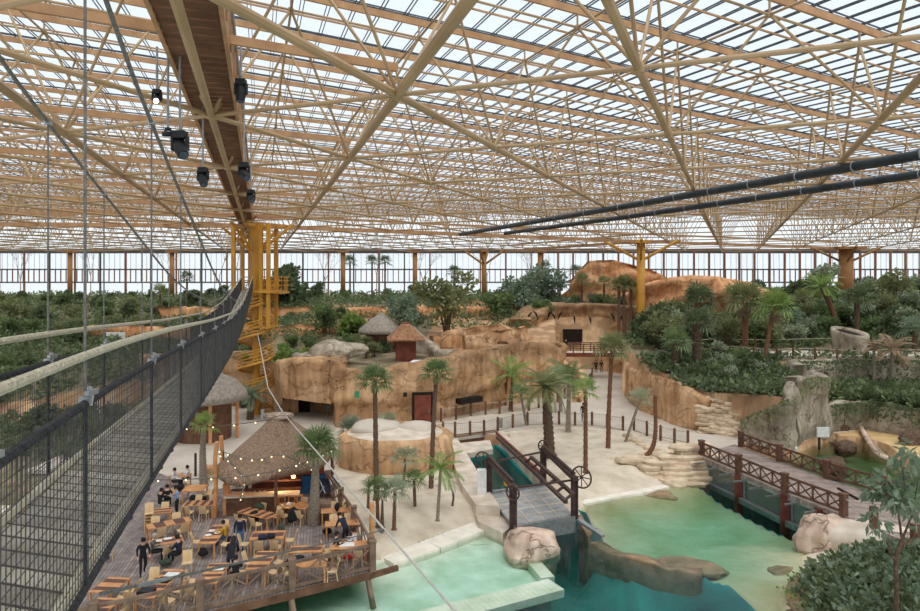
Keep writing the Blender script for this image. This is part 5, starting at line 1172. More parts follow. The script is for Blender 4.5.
# otter pool props
def log(pts, r, m, lb):
    o = MB().tube(smooth([Vector(p) for p in pts],2), [r]*0 or r, 8).build('log', M[m], None, True); return tag(o, lb, 'log')
a = G(861,427,0); b = G(874,455,0); 
log([G(861,428,.3),G(868,441,.25),G(878,455,-.1),G(887,458,-.3)], .22, 'rockpink', 'long pale log lying from the ochre sand into the otter pool, left one')
log([G(864,431,.2),G(874,446,.15),G(886,457,-.2)], .14, 'trunkgrey', 'thinner pale log beside the long one at the otter pool')
for x,y,z,s,lb,m in ((845,449,-.5,.75,'dark stump standing in the otter pool','trunkbrown'),(840,429,.1,.6,'dark root stump on the shore of the otter pool','trunkbrown'),(834,467,-.5,.8,'dark branch piece in the water behind the bridge railing','trunkbrown'),
        (827,441,-.6,.6,'dark rock in the far corner of the otter pool','rockbase'),(915,442,.1,1.1,'dark driftwood heap on the ochre sand at the right','trunkbrown'),(792,449,-.3,.35,'white stone at the foot of the mossy wall','white')):
    boulder('stump' if m == 'trunkbrown' else 'rock', G(x,y,z), s, (1.1,.7,.8), M[m], lb, 'stump' if m == 'trunkbrown' else 'rock', seed=x, sub=3, amp=.6)
p = G(816,441,-.2); e = empty('pool_sign', (p.x,p.y-.5,-.6), label='white panel on a short post at the edge of the otter pool', cat='sign'); MB().box((0,0,.5),(.15,.15,1.4)).build('post', M['duct'], e); MB().box((.2,-.2,1.3),(1.0,.15,.8)).build('panel', M['white'], e)
# ------------------------------------------------------------------ people
POSE = {
 'stand': dict(pel=(0,0,.95), spine=(0,0,1.12), chest=(0,0,1.34), neck=(0,.01,1.50), head=(0,.03,1.60), crown=(0,.03,1.70), sh=(.19,0,1.42), el=(.25,-.03,1.14), wr=(.25,.08,.90), hip=(.10,0,.90), kn=(.11,.03,.50), an=(.11,-.02,.09), toe=(.13,.13,.04)),
 'phone': dict(pel=(0,0,.95), spine=(0,0,1.12), chest=(0,0,1.34), neck=(0,.03,1.50), head=(0,.07,1.59), crown=(0,.10,1.69), sh=(.19,0,1.42), el=(.25,.02,1.15), wr=(.10,.28,1.22), hip=(.10,0,.90), kn=(.11,.03,.50), an=(.11,-.02,.09), toe=(.13,.13,.04)),
 'walk': dict(pel=(0,0,.93), spine=(0,.02,1.10), chest=(0,.05,1.32), neck=(0,.08,1.48), head=(0,.11,1.58), crown=(0,.12,1.68), sh=(.19,.04,1.40), el=(.24,-.05,1.14), wr=(.24,.10,.95), hip=(.10,0,.88), kn=(.11,.10,.50), an=(.11,.05,.09), toe=(.12,.20,.04), el2=(-.24,.12,1.14), wr2=(-.22,.30,1.02), kn2=(-.11,-.02,.48), an2=(-.11,-.36,.16), toe2=(-.12,-.26,.05)),
 'bend': dict(pel=(0,-.1,.95), spine=(0,.05,1.12), chest=(0,.25,1.24), neck=(0,.38,1.33), head=(0,.46,1.40), crown=(0,.53,1.46), sh=(.19,.27,1.28), el=(.24,.38,1.00), wr=(.18,.55,.86), hip=(.10,-.08,.90), kn=(.11,.0,.50), an=(.11,-.05,.09), toe=(.13,.10,.04)),
 'sit': dict(pel=(0,0,.52), spine=(0,.0,.70), chest=(0,.03,.92), neck=(0,.07,1.08), head=(0,.11,1.17), crown=(0,.13,1.27), sh=(.19,.03,1.00), el=(.26,.14,.78), wr=(.16,.36,.82), hip=(.10,.02,.50), kn=(.13,.44,.50), an=(.13,.42,.09), toe=(.14,.56,.04)),
}
def body_mesh(pose):
    P = POSE[pose]; vs = []; rad = []; ed = []; lab = []
    def v(co, r, par, lb):
        vs.append(tuple(co)); rad.append(r); lab.append(lb)
        if par is not None: ed.append((par, len(vs)-1))
        return len(vs)-1
    pel = v(P['pel'], .145, None, 'legs'); sp = v(P['spine'], .125, pel, 'top'); ch = v(P['chest'], .155, sp, 'top'); nk = v(P['neck'], .058, ch, 'skin'); hd = v(P['head'], .092, nk, 'skin'); v(P['crown'], .088, hd, 'skin')
    for s in (1,-1):
        g = lambda k: (P[k+'2'] if s < 0 and k+'2' in P else (P[k][0]*s, P[k][1], P[k][2]))
        sh = v(g('sh'), .072, ch, 'top'); el = v(g('el'), .05, sh, 'top'); wr = v(g('wr'), .032, el, 'top')
        d = (Vector(g('wr'))-Vector(g('el'))).normalized(); x = d.cross(Vector((0,0,1))); x = x.normalized() if x.length > .1 else Vector((1,0,0))
        pm = v(Vector(g('wr'))+d*.06, .034, wr, 'skin')
        for q, L in ((-.028,.065),(-.01,.08),(.01,.075),(.028,.06)):
            a = v(Vector(vs[pm])+d*.045+x*q, .0095, pm, 'skin'); v(Vector(vs[a])+d*L*.6+Vector((0,0,-.012)), .008, a, 'skin')
        t = v(Vector(vs[pm])+x*.035*-s+d*.01, .011, pm, 'skin'); v(Vector(vs[t])+d*.035+x*.01*-s, .009, t, 'skin')
        hp = v(g('hip'), .10, pel, 'legs'); kn = v(g('kn'), .068, hp, 'legs'); an = v(g('an'), .042, kn, 'legs'); v(g('toe'), .04, an, 'shoe')
    me = bpy.data.meshes.new('skeleton'); me.from_pydata(vs, ed, []); o = bpy.data.objects.new('skeleton', me); C.objects.link(o)
    sk = o.modifiers.new('skin', 'SKIN'); sk.use_smooth_shade = True; sk.branch_smoothing = .3
    for i, r in enumerate(rad): me.skin_vertices[0].data[i].radius = (r, r*.8 if lab[i] in ('top','legs') and i < 3 else r)
    me.skin_vertices[0].data[0].use_root = True
    sb = o.modifiers.new('sub', 'SUBSURF'); sb.levels = 1; sb.render_levels = 1
    dg = bpy.context.evaluated_depsgraph_get(); dg.update(); m2 = bpy.data.meshes.new_from_object(o.evaluated_get(dg)); m2.name = 'person_body'
    bpy.data.objects.remove(o)
    while len(m2.materials) < 4: m2.materials.append(None)
    A_ = np.array(vs); keys = {'top':0,'legs':1,'skin':2,'shoe':3}
    segs = [(A_[a]+(A_[b]-A_[a])*(.75 if b == nk else 0), A_[b], lab[b]) for a, b in ed]
    for p in m2.polygons:
        c = np.array(p.center); best = 1e9; bl = 'top'
        for a, b, l in segs:
            ab = b-a; t = np.clip(np.dot(c-a, ab)/max(np.dot(ab,ab),1e-9), 0, 1); dd = np.linalg.norm(c-a-ab*t)
            if dd < best: best = dd; bl = l
        p.material_index = keys[bl]
    return m2
BODY = {}
def person(X, Y, z, rz, pose, top, legs, label, hair='hairdark', s=1.0, long_hair=False):
    if pose not in BODY: BODY[pose] = body_mesh(pose)
    e = empty('person', (X, Y, z), rz, label, 'person'); e.scale = (s,s,s)
    me = BODY[pose].copy(); ix = [p_.material_index for p_ in me.polygons]; me.materials.clear()
    for k in (top, legs, 'skin', 'shoe'): me.materials.append(M[k])
    me.polygons.foreach_set('material_index', ix); me.update()
    o = bpy.data.objects.new('body', me); C.objects.link(o); o.parent = e
    P = POSE[pose]; h = Vector(P['head']); cr = Vector(P['crown']); up = (cr-h).normalized()
    c = h.lerp(cr, .55); mb = MB(); rings = []
    mb.lathe([(.03,.112),(.07,.10),(.10,.06),(.112,0),(.105,-.04),(.09,-.08)] if not long_hair else [(.03,.112),(.07,.10),(.105,.06),(.115,0),(.115,-.1),(.12,-.28),(.09,-.34)], (0,0,0), 12)
    m3 = Vector((0,0,1)).rotation_difference(up).to_matrix(); mb.v = [tuple(c + m3 @ (Vector(q)+Vector((0,-.025,.012)))) for q in mb.v]
    mb.build('hair', M[hair], e, True)
    mb = MB(); f = m3 @ Vector((0,.092,0))
    for sx in (-1,1): mb.lathe([(.002,-.012),(.012,0),(.002,.012)], c+m3@Vector((sx*.034,.088,-.01)), 6)
    mb.box(c+m3@Vector((0,.088,-.078)), (.045,.012,.01)); mb.build('eyes_and_mouth', M['dark'], e)
    MB().lathe([(.016,-.02),(.012,0),(.003,.02)], c+m3@Vector((0,.1,-.04)), 6).build('nose', M['skin'], e)
    MB().lathe([(.01,-.03),(.02,0),(.01,.03)], c+m3@Vector((.102,.0,-.02)), 6).lathe([(.01,-.03),(.02,0),(.01,.03)], c+m3@Vector((-.102,0,-.02)), 6).build('ears', M['skin'], e)
    return e
def pg(x, y, rz, pose, top, legs, label, z=.05, **k):
    p = G(x, y, z); return person(p.x, p.y, z, rz, pose, top, legs, label, **k)
pg(143,576, .6+PI, 'walk','clothblack','clothblack','person in black walking across the terrace near the netting')
pg(231,577, .1, 'bend','clothblack','clothnavy','person with long dark hair bending over a chair by the front railing', long_hair=True, s=1.05)
pg(236,587, .5, 'sit','clothblack','clothblack','person in black seated at the front railing below the bending person')
pg(240,551, PI+.2, 'stand','clothnavy','denim','person in dark jacket and blue jeans standing beside the person in yellow', s=1.03)
pg(225,547, PI/2, 'sit','clothyellow','denim','person in a yellow top seated at the long table with plates')
pg(177,517, PI/2+.6, 'phone','clothblue','clothblack','person in a light blue shirt standing by the tables near the netting')
pg(167,508, .3, 'sit','clothblack','clothblack','person in black seated left of the person in the light blue shirt'); pg(160,512, -.5, 'sit','clothblack','clothblack','person in black seated half hidden behind the bridge netting')
pg(152,562, -1.2, 'sit','clothgrey','clothblack','elderly person in grey seated left of the papers table', hair='hairgrey')
pg(179,565, 1.3, 'sit','clothnavy','clothblack','person in navy leaning on the papers table from the right', s=1.05)
pg(189,486, PI/2+.2, 'sit','clothwhite','clothblack','person in a white shirt seated right of the far left table'); pg(173,489, -PI/2, 'sit','clothwhite','clothblack','person in white seated left of the far left table, beside the netting')
pg(233,480, PI, 'stand','clothblack','denim','person in black top and jeans standing at the left edge of the hut roof')
pg(335,560, -1.2, 'sit','clothblack','clothblack','person in black seated left of the table by the corner railing'); pg(355,556, 1.3, 'sit','clothwhite','clothblack','person in a white top seated right of the table by the corner railing')
pg(345,546, .8, 'bend','clothnavy','clothblack','person in dark clothes leaning over behind the table by the corner railing')
pg(596,372.5, PI, 'stand','clothblack','clothblack','person in dark clothes walking on the path below the footbridge, left of a pair', z=.06); pg(601.5,372.5, PI, 'stand','clothblack','clothgrey','person in dark clothes walking on the path below the footbridge, right of a pair', z=.06)
pg(583.5,421.5, PI-.3, 'walk','clothblack','clothblack','person in dark clothes with a white bag on the path behind the thin red palm', z=.06)
person(14.0, 90, 3.45, PI, 'stand', 'clothblack','clothblack','person standing at the left end of the far footbridge')
person(TX+.7, TY-1.3, 6.7, 1.0, 'walk','clothnavy','clothblack','person in navy coming down the spiral stairs of the ochre tower, upper one'); person(TX+1.2, TY-.6, 4.9, 1.6, 'walk','clothwhite','clothgrey','person in white coming down the spiral stairs of the ochre tower, lower one')
person(24.8, 80.5, 3.6, PI, 'stand','clothblack','clothblack','')['label'] = 'person in black standing half hidden in the planting behind the retaining wall'

# ------------------------------------------------------------------ palms
def frond_fan(mb, base, d, L, nb, w, droop=.35):
    """fan leaf: petiole then a spread of blades"""
    d = Vector(d).normalized(); up = Vector((0,0,1)); sdv = d.cross(up)
    if sdv.length < .05: sdv = Vector((1,0,0))
    sdv.normalize(); nrm = sdv.cross(d)
    hub = Vector(base)+d*L*.45; mb.tube([base, hub], L*.012, 3, cap=False)
    for k in range(nb):
        a = (k/(nb-1)-.5)*4.0; dd = d*math.cos(a)+sdv*math.sin(a); ln = L*.55*(1-.25*abs(a)/2); pv = dd.cross(nrm).normalized()*w*L
        m_ = hub+dd*ln*.55+nrm*.03; t_ = hub+dd*ln-Vector((0,0,droop*ln*R.uniform(.3,1.1)))
        mb.add([hub, m_-pv, t_, m_+pv], [(0,1,2,3)])
def frond_pinnate(mb, base, d, L, w=.34, nb=18, droop=.9):
    d = Vector(d).normalized(); pts = []; el = math.asin(max(-1,min(1,d.z))); az = math.atan2(d.y, d.x); p = Vector(base); n = 7
    for k in range(n+1):
        pts.append(p.copy()); e2 = el-droop*k/n*1.6; p = p+Vector((math.cos(az)*math.cos(e2), math.sin(az)*math.cos(e2), math.sin(e2)))*L/n
    mb.tube(pts, [L*.014*(1-k/(n+1)) for k in range(n+1)], 3, cap=False); sdv = Vector((-math.sin(az), math.cos(az), 0))
    for k in range(nb):
        t = (k+1.5)/(nb+1)*n*.999; i = int(t); q = pts[i].lerp(pts[i+1], t-i); dd = (pts[i+1]-pts[i]).normalized(); ln = L*.30*(math.sin(PI*min(1,(k+2)/(nb+2)))**.5)
        for s in (-1,1):
            tip = q+(sdv*s*.8+dd*.7+Vector((0,0,-.25))).normalized()*ln; b2 = q+dd*L*w*.25
            mb.add([q, b2.lerp(tip,.4), tip, q.lerp(tip,.5)], [(0,1,2,3)])
def palm(base, pts, r0, r1, crown, kind, leafm, trunkm, label, skirt=0, nf=22, cat='palm', group=None, name='palm'):
    """pts: trunk centre line relative to base"""
    e = empty(name, base, R.random()*6, label, cat, group)
    e.rotation_euler = (0,0,0)
    q = [Vector(p) for p in pts]; q = smooth(q, 2) if len(q) > 2 else [q[0].lerp(q[-1], k/8) for k in range(9)]
    n = len(q)*3; qq = []; L = len(q)-1
    for k in range(n+1):
        t = k/n*L*.9999; i = int(t); qq.append(q[i].lerp(q[i+1], t-i))
    rr = [(r0+(r1-r0)*k/n)*(1+.10*((k%2)*2-1)) for k in range(n+1)]
    rr[0] = r0*1.5
    MB().tube(qq, rr, 9).build('trunk', M[trunkm], e, True)
    top = q[-1]; mb = MB()
    for k in range(nf):
        az = k*2.399+R.random()*.4; el = -.45+1.75*((k+.5)/nf)**.9
        d = (math.cos(az)*math.cos(el), math.sin(az)*math.cos(el), math.sin(el))
        if kind == 'fan': frond_fan(mb, top, d, crown*R.uniform(.85,1.1), 12, .034, droop=.30 if el > 0 else .6)
        else: frond_pinnate(mb, top, d, crown*R.uniform(.9,1.15), droop=.55+.35*R.random())
    mb.build('crown', M[leafm], e)
    if skirt:
        mb = MB()
        for k in range(16):
            az = k*2.399; el = -1.1-.3*R.random(); frond_fan(mb, top-Vector((0,0,.1)), (math.cos(az)*math.cos(el), math.sin(az)*math.cos(el), math.sin(el)), crown*skirt, 7, .03, .3)
        mb.build('dead_fronds', M['leafdry'], e)
    return e
def ppx(bx_, by_, cx_, cy_, z=0.0, dy=0.0):
    """base and crown offset of an upright palm read off the picture"""
    b = G(bx_, by_, z); return b, Vector(((cx_-460)*b.y/F-b.x, dy, CAMZ-(cy_-HY)*b.y/F-b.z))
def P_(bx_, by_, cx_, cy_, r0, r1, crown, kind, lm, tm, label, z=0.0, mid=None, **k):
    b, t = ppx(bx_, by_, cx_, cy_, z)
    pts = [(0,0,-.1)]
    if mid: 
        for mx_, my_ in mid: pts.append(tuple(ppx(bx_, by_, mx_, my_, z)[1]))
    pts.append(tuple(t)); return palm(b, pts, r0, r1, crown, kind, lm, tm, label, **k)
P_(376.5,500,374.8,382,.18,.13,1.55,'fan','leaf','trunk','very tall thin palm standing behind the tufted palms on the left beach', skirt=.4, nf=26)
P_(431,488,436.5,374,.17,.12,1.5,'fan','leaf','trunk','tall palm in the middle of the left beach beside the carved planter', skirt=.4, nf=24, mid=[(433,430)])
P_(550,455,546,387,.42,.32,2.3,'pin','leafolive','trunkbrown','thick shaggy date palm on the middle beach behind the lift bridge', nf=26)
P_(568,431.7,569,378,.24,.14,2.4,'pin','leaf','trunkgrey','grey-stemmed feather palm at the fence right of the date palm', nf=16)
P_(585.6,472.6,585.6,392,.16,.14,1.5,'fan','leafbright','trunkred','thin reddish palm with bright tuft in the middle of the sand', nf=12)
P_(608,448,612,350,.2,.14,1.9,'fan','leafolive','trunkred','tallest palm on the right part of the beach, with olive crown', skirt=.35, nf=24, mid=[(609,400)])
P_(625,441.7,640,400,.12,.1,1.5,'fan','leafsilver','trunkgrey','slim palm leaning to the right with silver-green fronds', nf=12)
P_(639.5,459.4,655,395,.2,.12,.8,'fan','leafdry','trunkred','bent red trunk rising from the sand with a small dry tuft', mid=[(653,450),(656,430)], nf=8)
P_(510,411,513,375,.2,.15,2.6,'pin','leafbright','trunk','upright feather palm in front of the cliff buttress', nf=12)
P_(527,426,521,396,.14,.1,1.7,'fan','leaf','trunkgrey','small silver palm with drooping leaves behind the fence', nf=14)
P_(561,412,559,380,.2,.15,2.0,'fan','leafsilver','trunkgrey','silvery palm between the date palm and the feather palm', z=.0, nf=18)
P_(403.4,486,405,459,.1,.08,1.25,'fan','leafsilver','trunk','small palm against the carved planter', nf=14)
P_(415,506.4,414,481,.1,.09,1.05,'fan','leaf','trunk','small fan palm in a sand ring, middle of the left beach', nf=16)
P_(437.5,519,440.6,469,.1,.08,1.5,'pin','leafbright','trunkgrey','young feather palm with thin grey stem on the left beach', nf=14)
P_(452.4,504,449,480,.07,.05,1.0,'pin','leafsilver','trunk','twisted leaning stem with drooping silver fronds near the quay', mid=[(454,494),(450,486)], nf=8)
P_(394,527.7,395,492,.11,.09,1.15,'fan','leafsilver','trunkred','right one of the two tufted palms beside the terrace', nf=18)
P_(378,524.5,376.8,490,.11,.09,1.15,'fan','leaf','trunkred','left one of the two tufted palms beside the terrace', nf=18)
P_(382,525.6,382.5,500,.12,.05,.35,'fan','leafdry','trunk','withered narrow stem between the two tufted palms', nf=6)
P_(368,508.5,369,480,.09,.06,.4,'fan','leafdry','trunk','bare dead palm stem behind the two tufted palms', nf=5)
P_(313,525,316,449,.42,.14,1.7,'fan','leaf','trunkgrey','large silver fan palm with swollen ringed trunk growing through the terrace', mid=[(314,510),(315,490)], nf=30)
P_(204,487,204,426,.3,.13,1.2,'fan','leafbright','trunkgrey','bare grey trunk with small green tuft at the left of the terrace', mid=[(203,470),(202.5,450)], nf=12)
P_(350,446,350.5,431,.2,.18,1.6,'fan','leafblue','trunk','low blue-green palm in the bed at the foot of the cliff', nf=20)
P_(388,438,388,425,.1,.08,1.5,'fan','leafsilver','trunkred','small silver palm at the right end of the cliff-foot bed', nf=12)
P_(250,420,252,395,.35,.28,1.9,'pin','leafblue','trunkbrown','shaggy palm at the foot of the spiral stairs', nf=18, skirt=.5)
def Ph(cx_, cy_, D, hgt, r, crown, kind, lm, tm, label, skirt=0, nf=20, bend=0, **k):
    t = PD(cx_, cy_, D); zb = height(t.x, t.y)
    if zb > t.z-1: zb = t.z-1
    h_ = t.z-zb if hgt is None else hgt
    b = Vector((t.x-bend, t.y, t.z-h_)); return palm(b, [(0,0,-.2),(bend*.3,0,h_*.5),(bend,0,h_)], r*1.15, r, crown, kind, lm, tm, label, skirt=skirt, nf=nf, **k)
for x, y, lb in ((619,287,'left'),(624,285,'middle'),(631,289,'right')): Ph(x, y, 96.5, 7.0, .2, 2.0, 'fan', 'leafolive', 'trunk', 'tall slender palm on the tunnel cliff, %s of the close group of three' % lb, skirt=.4, nf=18)
for x, y, D, lb in ((582,281,108,'small palm above the tunnel cliff at its left'),(604,284,106,'small palm above the tunnel cliff in its middle'),(576,272,120,'dark round-headed palm beside the tall crag'),(560,285,118,'pale palm on the slope left of the tall crag'),
        (350,262,128,'thin palm silhouetted against the windows, right of the first ochre column'),(372,262,128,'second thin palm silhouetted against the windows'),(454,272,126,'dark palm against the windows left of the braced column'),(385,262,127,'third thin palm silhouetted against the windows'),
        (187,279,118,'slender palm before the windows left of the stair tower'),(160,292,112,'small palm behind the rope bridge, below the windows'),(545,268,124,'feathery palm against the windows left of the crag')):
    Ph(x, y, D, None, .16, 1.9, 'fan', 'leafdark' if D > 115 else 'leafolive', 'trunk', lb, nf=16)
Ph(675.6,343,66,3.6,.3,2.1,'fan','leaf','trunkbrown','light green fan palm just behind the retaining wall', nf=20)
Ph(697,324,67,6.6,.42,2.3,'fan','leafdark','trunkbrown','dark fan palm with thick shaggy trunk behind the retaining wall', nf=24, skirt=.5)
Ph(699,302,80,7,.35,3.0,'fan','leafdark','trunkred','large dark fan palm standing above its neighbours below the orange rock', nf=26)
Ph(745,302,72,6.8,.3,3.0,'fan','leafolive','trunkred','broad olive palm with long red-brown trunk in the middle of the hill', nf=28, skirt=.6)
Ph(775,308,68,6.9,.2,2.6,'fan','leafbright','trunkred','palm with pale drooping crown on a slender leaning red trunk', nf=22, skirt=.55, bend=1.2)
Ph(822,287,86,6.0,.3,2.6,'pin','leafbright','trunkred','tall palm with leaning red trunk beyond the stone drum', nf=22, bend=-2.0)
Ph(857,300,80,5.6,.3,2.4,'fan','leafdark','trunkbrown','dark palm with spiky round crown right of the stone drum', nf=24)
Ph(915,330,74,3.5,.25,2.2,'fan','leafblue','trunkbrown','blue-green palm at the right margin behind the hill path', nf=18)
Ph(874,348,67,5.2,.14,1.5,'pin','leafdry','trunkgrey','thin dead palm with bare pale stem in front of the hill path, left one', nf=10)
Ph(892,350,66.5,5.4,.14,2.4,'pin','leafdry','trunkgrey','thin palm with pale drooping dry crown in front of the hill path, right one', nf=14)
Ph(803,300,92,None,.3,2.2,'fan','leafolive','trunkbrown','olive palm on the far hill left of the thick column', nf=18); Ph(733,296,98,None,.3,2.4,'fan','leafolive','trunkbrown','far palm on the hill at the right foot of the orange rock', nf=18)

# ------------------------------------------------------------------ trees and shrubs
def tree_proto(name, r, h, lm, nleaf, size, stems=1, asp=.4, zsq=.8, blobs=7, trunk='trunkbrown'):
    e = empty(name, (0,0,0)); mb = MB(); parts = []
    for k in range(blobs):
        a_ = k*2.4+R.random(); q = R.uniform(.25,.75)*r if k else 0
        c = Vector((math.cos(a_)*q, math.sin(a_)*q, h-r*zsq*.9+R.uniform(-.5,.6)*r*zsq)); parts.append(leaves(c, r*R.uniform(.38,.55), nleaf//blobs, size, zsq=zsq, asp=asp, shell=.2))
        st = R.randrange(stems); sx = (st-(stems-1)/2)*.25
        mb.tube([(sx,0,-.3),(sx*1.5+c.x*.25,c.y*.25,c.z*.5),tuple(c)], [.05*r**.5*1.4,.035*r**.5,.012], 5, cap=False)
    mb.build('stem', M[trunk], e); quads('foliage', np.concatenate(parts), M[lm], e); return remember(e)
PR = {}
def plant(key, maker, X, Y, z, s, label, cat, group):
    if key not in PR: PR[key] = [maker(), False]
    e = PR[key][0] if not PR[key][1] else copy_tree(PR[key][0]); PR[key][1] = True
    e.location = (X, Y, z); e.rotation_euler = (0,0,R.random()*6.28); e.scale = (s*R.uniform(.9,1.1),)*2+(s*R.uniform(.9,1.15),)
    return tag(e, label, cat, group)
mk = {
 'dark': lambda: tree_proto('broadleaf_shrub', 2.0, 3.4, 'leafdark', 1500, .34, 3),
 'green': lambda: tree_proto('broadleaf_shrub', 1.8, 3.0, 'leaf', 1300, .32, 3),
 'blue': lambda: tree_proto('olive_shrub', 1.7, 3.0, 'leafblue', 1400, .22, 3),
 'olive': lambda: tree_proto('olive_shrub', 1.8, 3.6, 'leafolive', 1100, .26, 2),
 'bright': lambda: tree_proto('bright_shrub', 1.0, 1.5, 'leafbright', 420, .4, 3),
 'silver': lambda: tree_proto('silver_shrub', 1.6, 3.0, 'leafsilver', 900, .32, 2, trunk='trunkgrey'),
}
def put(kind, x, y, D, s, label, cat='shrub', group=None):
    """x, y: top of the plant in the picture, at distance D"""
    p = PD(x, y, D); zb = height(p.x, p.y); hh = {'dark':3.4,'green':3.0,'blue':3.0,'olive':3.6,'bright':1.5,'silver':3.0}[kind]
    plant(kind, mk[kind], p.x, p.y, max(zb-.2, p.z-hh*s), s, label, cat, group)
# named single trees
put('blue',402,299,78,1.35,'silvery grey-green tree left of the timber hut','tree'); put('olive',447,292,84,2.1,'tall airy olive-green tree on the upper yard behind the timber hut','tree'); put('bright',288,351,66,1.2,'bright green shrub on the cliff above the cave'); put('bright',305,352,66,.9,'second bright green shrub on the cliff above the cave')
put('green',326,309,82,1.0,'round-headed light green small tree on the terrace slope','tree'); put('bright',351,321,84,1.6,'yellow-green spiky shrub on the terrace slope left of the hut')
put('blue',520,279,104,2.2,'large blue-green shrub on the slope above the tunnel cliff, left'); put('blue',545,272,108,2.4,'large blue-green shrub on the slope above the tunnel cliff, right'); put('green',498,310,96,1.3,'green shrub spilling beside the rock hollow')
put('dark',284,264,118,2.3,'dark pine-like tree against the windows right of the ochre tower','tree')
put('dark',505,290,110,1.6,'dark shrub left of the blue-green shrubs'); put('olive',681,308,84,1.6,'bushy olive tree right of the ochre column','tree'); put('olive',668,330,74,1.2,'dense grey-green bush beside the retaining wall','tree')
put('silver',822,268,100,1.3,'pale silver tree reaching in front of the windows at the right','tree'); put('dark',793,277,104,1.6,'dark small tree before the windows','tree'); put('olive',893,274,102,1.5,'airy tree at the right below the windows','tree')
# populations
def scatter(n, region, kinds, smin, smax, group, label, cat='shrub', ymin=60, ymax=136, xr=(-100,100), seed=1, avoid=None):
    r_ = random.Random(seed); k = 0; tries = 0
    while k < n and tries < 20000:
        tries += 1; X = r_.uniform(*xr); Y = r_.uniform(ymin, ymax)
        px = 460+X/Y*F
        if px < -25 or px > 945 or not region(X, Y): continue
        kd = r_.choice(kinds); s = r_.uniform(smin, smax); hh = {'dark':3.4,'green':3.0,'blue':3.0,'olive':3.6,'bright':1.5,'silver':3.0}[kd]
        plant(kd, mk[kd], X, Y, height(X,Y)-.2, s, label[kd]+where(px, Y), cat, group+{'dark':', dark ones','green':', green ones','blue':', blue-green ones','olive':', olive ones','bright':', bright ones','silver':', silvery ones'}[kd]); k += 1
def where(px, Y):
    marks = ((0,'at the left margin'),(55,'left of the first far column'),(120,'between the first two far columns'),(190,'left of the stair tower'),(250,'behind the stair tower'),(310,'right of the stair tower'),(370,'left of the timber hut'),(430,'behind the timber hut'),(490,'under the braced column'),
      (560,'left of the crag'),(640,'by the tall ochre column'),(700,'below the orange rock'),(745,'right of the orange rock'),(800,'left of the stone drum'),(850,'around the stone drum'),(890,'right of the stone drum'),(920,'at the right margin'))
    m_ = min(marks, key=lambda q: abs(q[0]-px))[1]
    return ', '+m_+(', nearest row' if Y < 68 else ', near row' if Y < 80 else ', middle row' if Y < 95 else ', far row' if Y < 115 else ', last row')
def Rg(poly): 
    def f(X, Y): return bool(inpoly(np.array([X]), np.array([Y]), poly)[0])
    return f
lab = lambda w_: {k: v+' '+w_ for k, v in dict(dark='dark green shrub', green='mid green shrub', blue='blue-green shrub', olive='olive shrub', bright='small bright shrub', silver='silvery shrub').items()}
hillr = Rg([(24,85),(21,74),(20.5,66),(23,62),(30,64),(31,69),(26,71),(26,76),(60,77),(80,76),(100,100),(100,136),(40,136),(30,108)])
scatter(80, lambda X,Y: hillr(X,Y) and Y > 76 and (Y > 84 or abs((460+X/Y*F)-852) > 25) and not (600 < 460+X/Y*F < 755 and Y > 84), ['dark','green','olive','dark','silver','blue'], .8, 1.35, 'shrubs on the right hill', lab('on the hill'), ymin=76, seed=3)
scatter(60, lambda X,Y: 76 < Y < 98 and (X-22) > (Y-76)*.15 and not (600 < 460+X/Y*F < 755 and Y > 84) and not (832 < 460+X/Y*F < 872 and Y < 84), ['dark','green','olive','silver'], .75, 1.2, 'shrubs just behind the hill path', lab('among palms'), ymin=76, ymax=98, xr=(22,70), seed=13)
scatter(46, Rg([(24,76),(22,73),(20.3,68),(21,63),(23.5,60),(28,63),(31,68),(27,70),(24,70)]), ['green','dark','silver','bright'], .35, .6, 'shrubs in front of the hill path', lab('above the wall'), ymin=58, ymax=78, xr=(18,34), seed=4)
scatter(46, lambda X,Y: X < 8 and Y > 80 and not (-14 < X < 10 and Y < 92), ['dark','green','dark','blue'], .4, .75, 'shrubs on the left terraces', lab('on the terraces'), ymin=80, seed=5)
scatter(60, lambda X,Y: X < -26, ['dark','green','olive','dark'], .5, 1.0, 'shrubs beyond the rope bridge', lab('beyond the bridge'), ymin=56, ymax=130, seed=6)
scatter(16, lambda X,Y: -23 < X < -7, ['bright','green','dark','olive'], .45, .75, 'shrubs above the cave', lab('above the cave'), ymin=68, ymax=79, xr=(-23,-7), seed=8)
scatter(14, lambda X,Y: True, ['dark','bright','green'], .22, .34, 'shrubs in the bed at the foot of the cliff', lab('at the cliff foot'), ymin=57.3, ymax=59, xr=(-9.3,-4.5), seed=9)
scatter(12, Rg([(12,95),(16,103),(30,103),(32,112),(14,118),(8,105)]), ['olive','green','blue'], .6, 1.0, 'shrubs above the tunnel', lab('on the tunnel cliff'), ymin=96, ymax=118, seed=10)
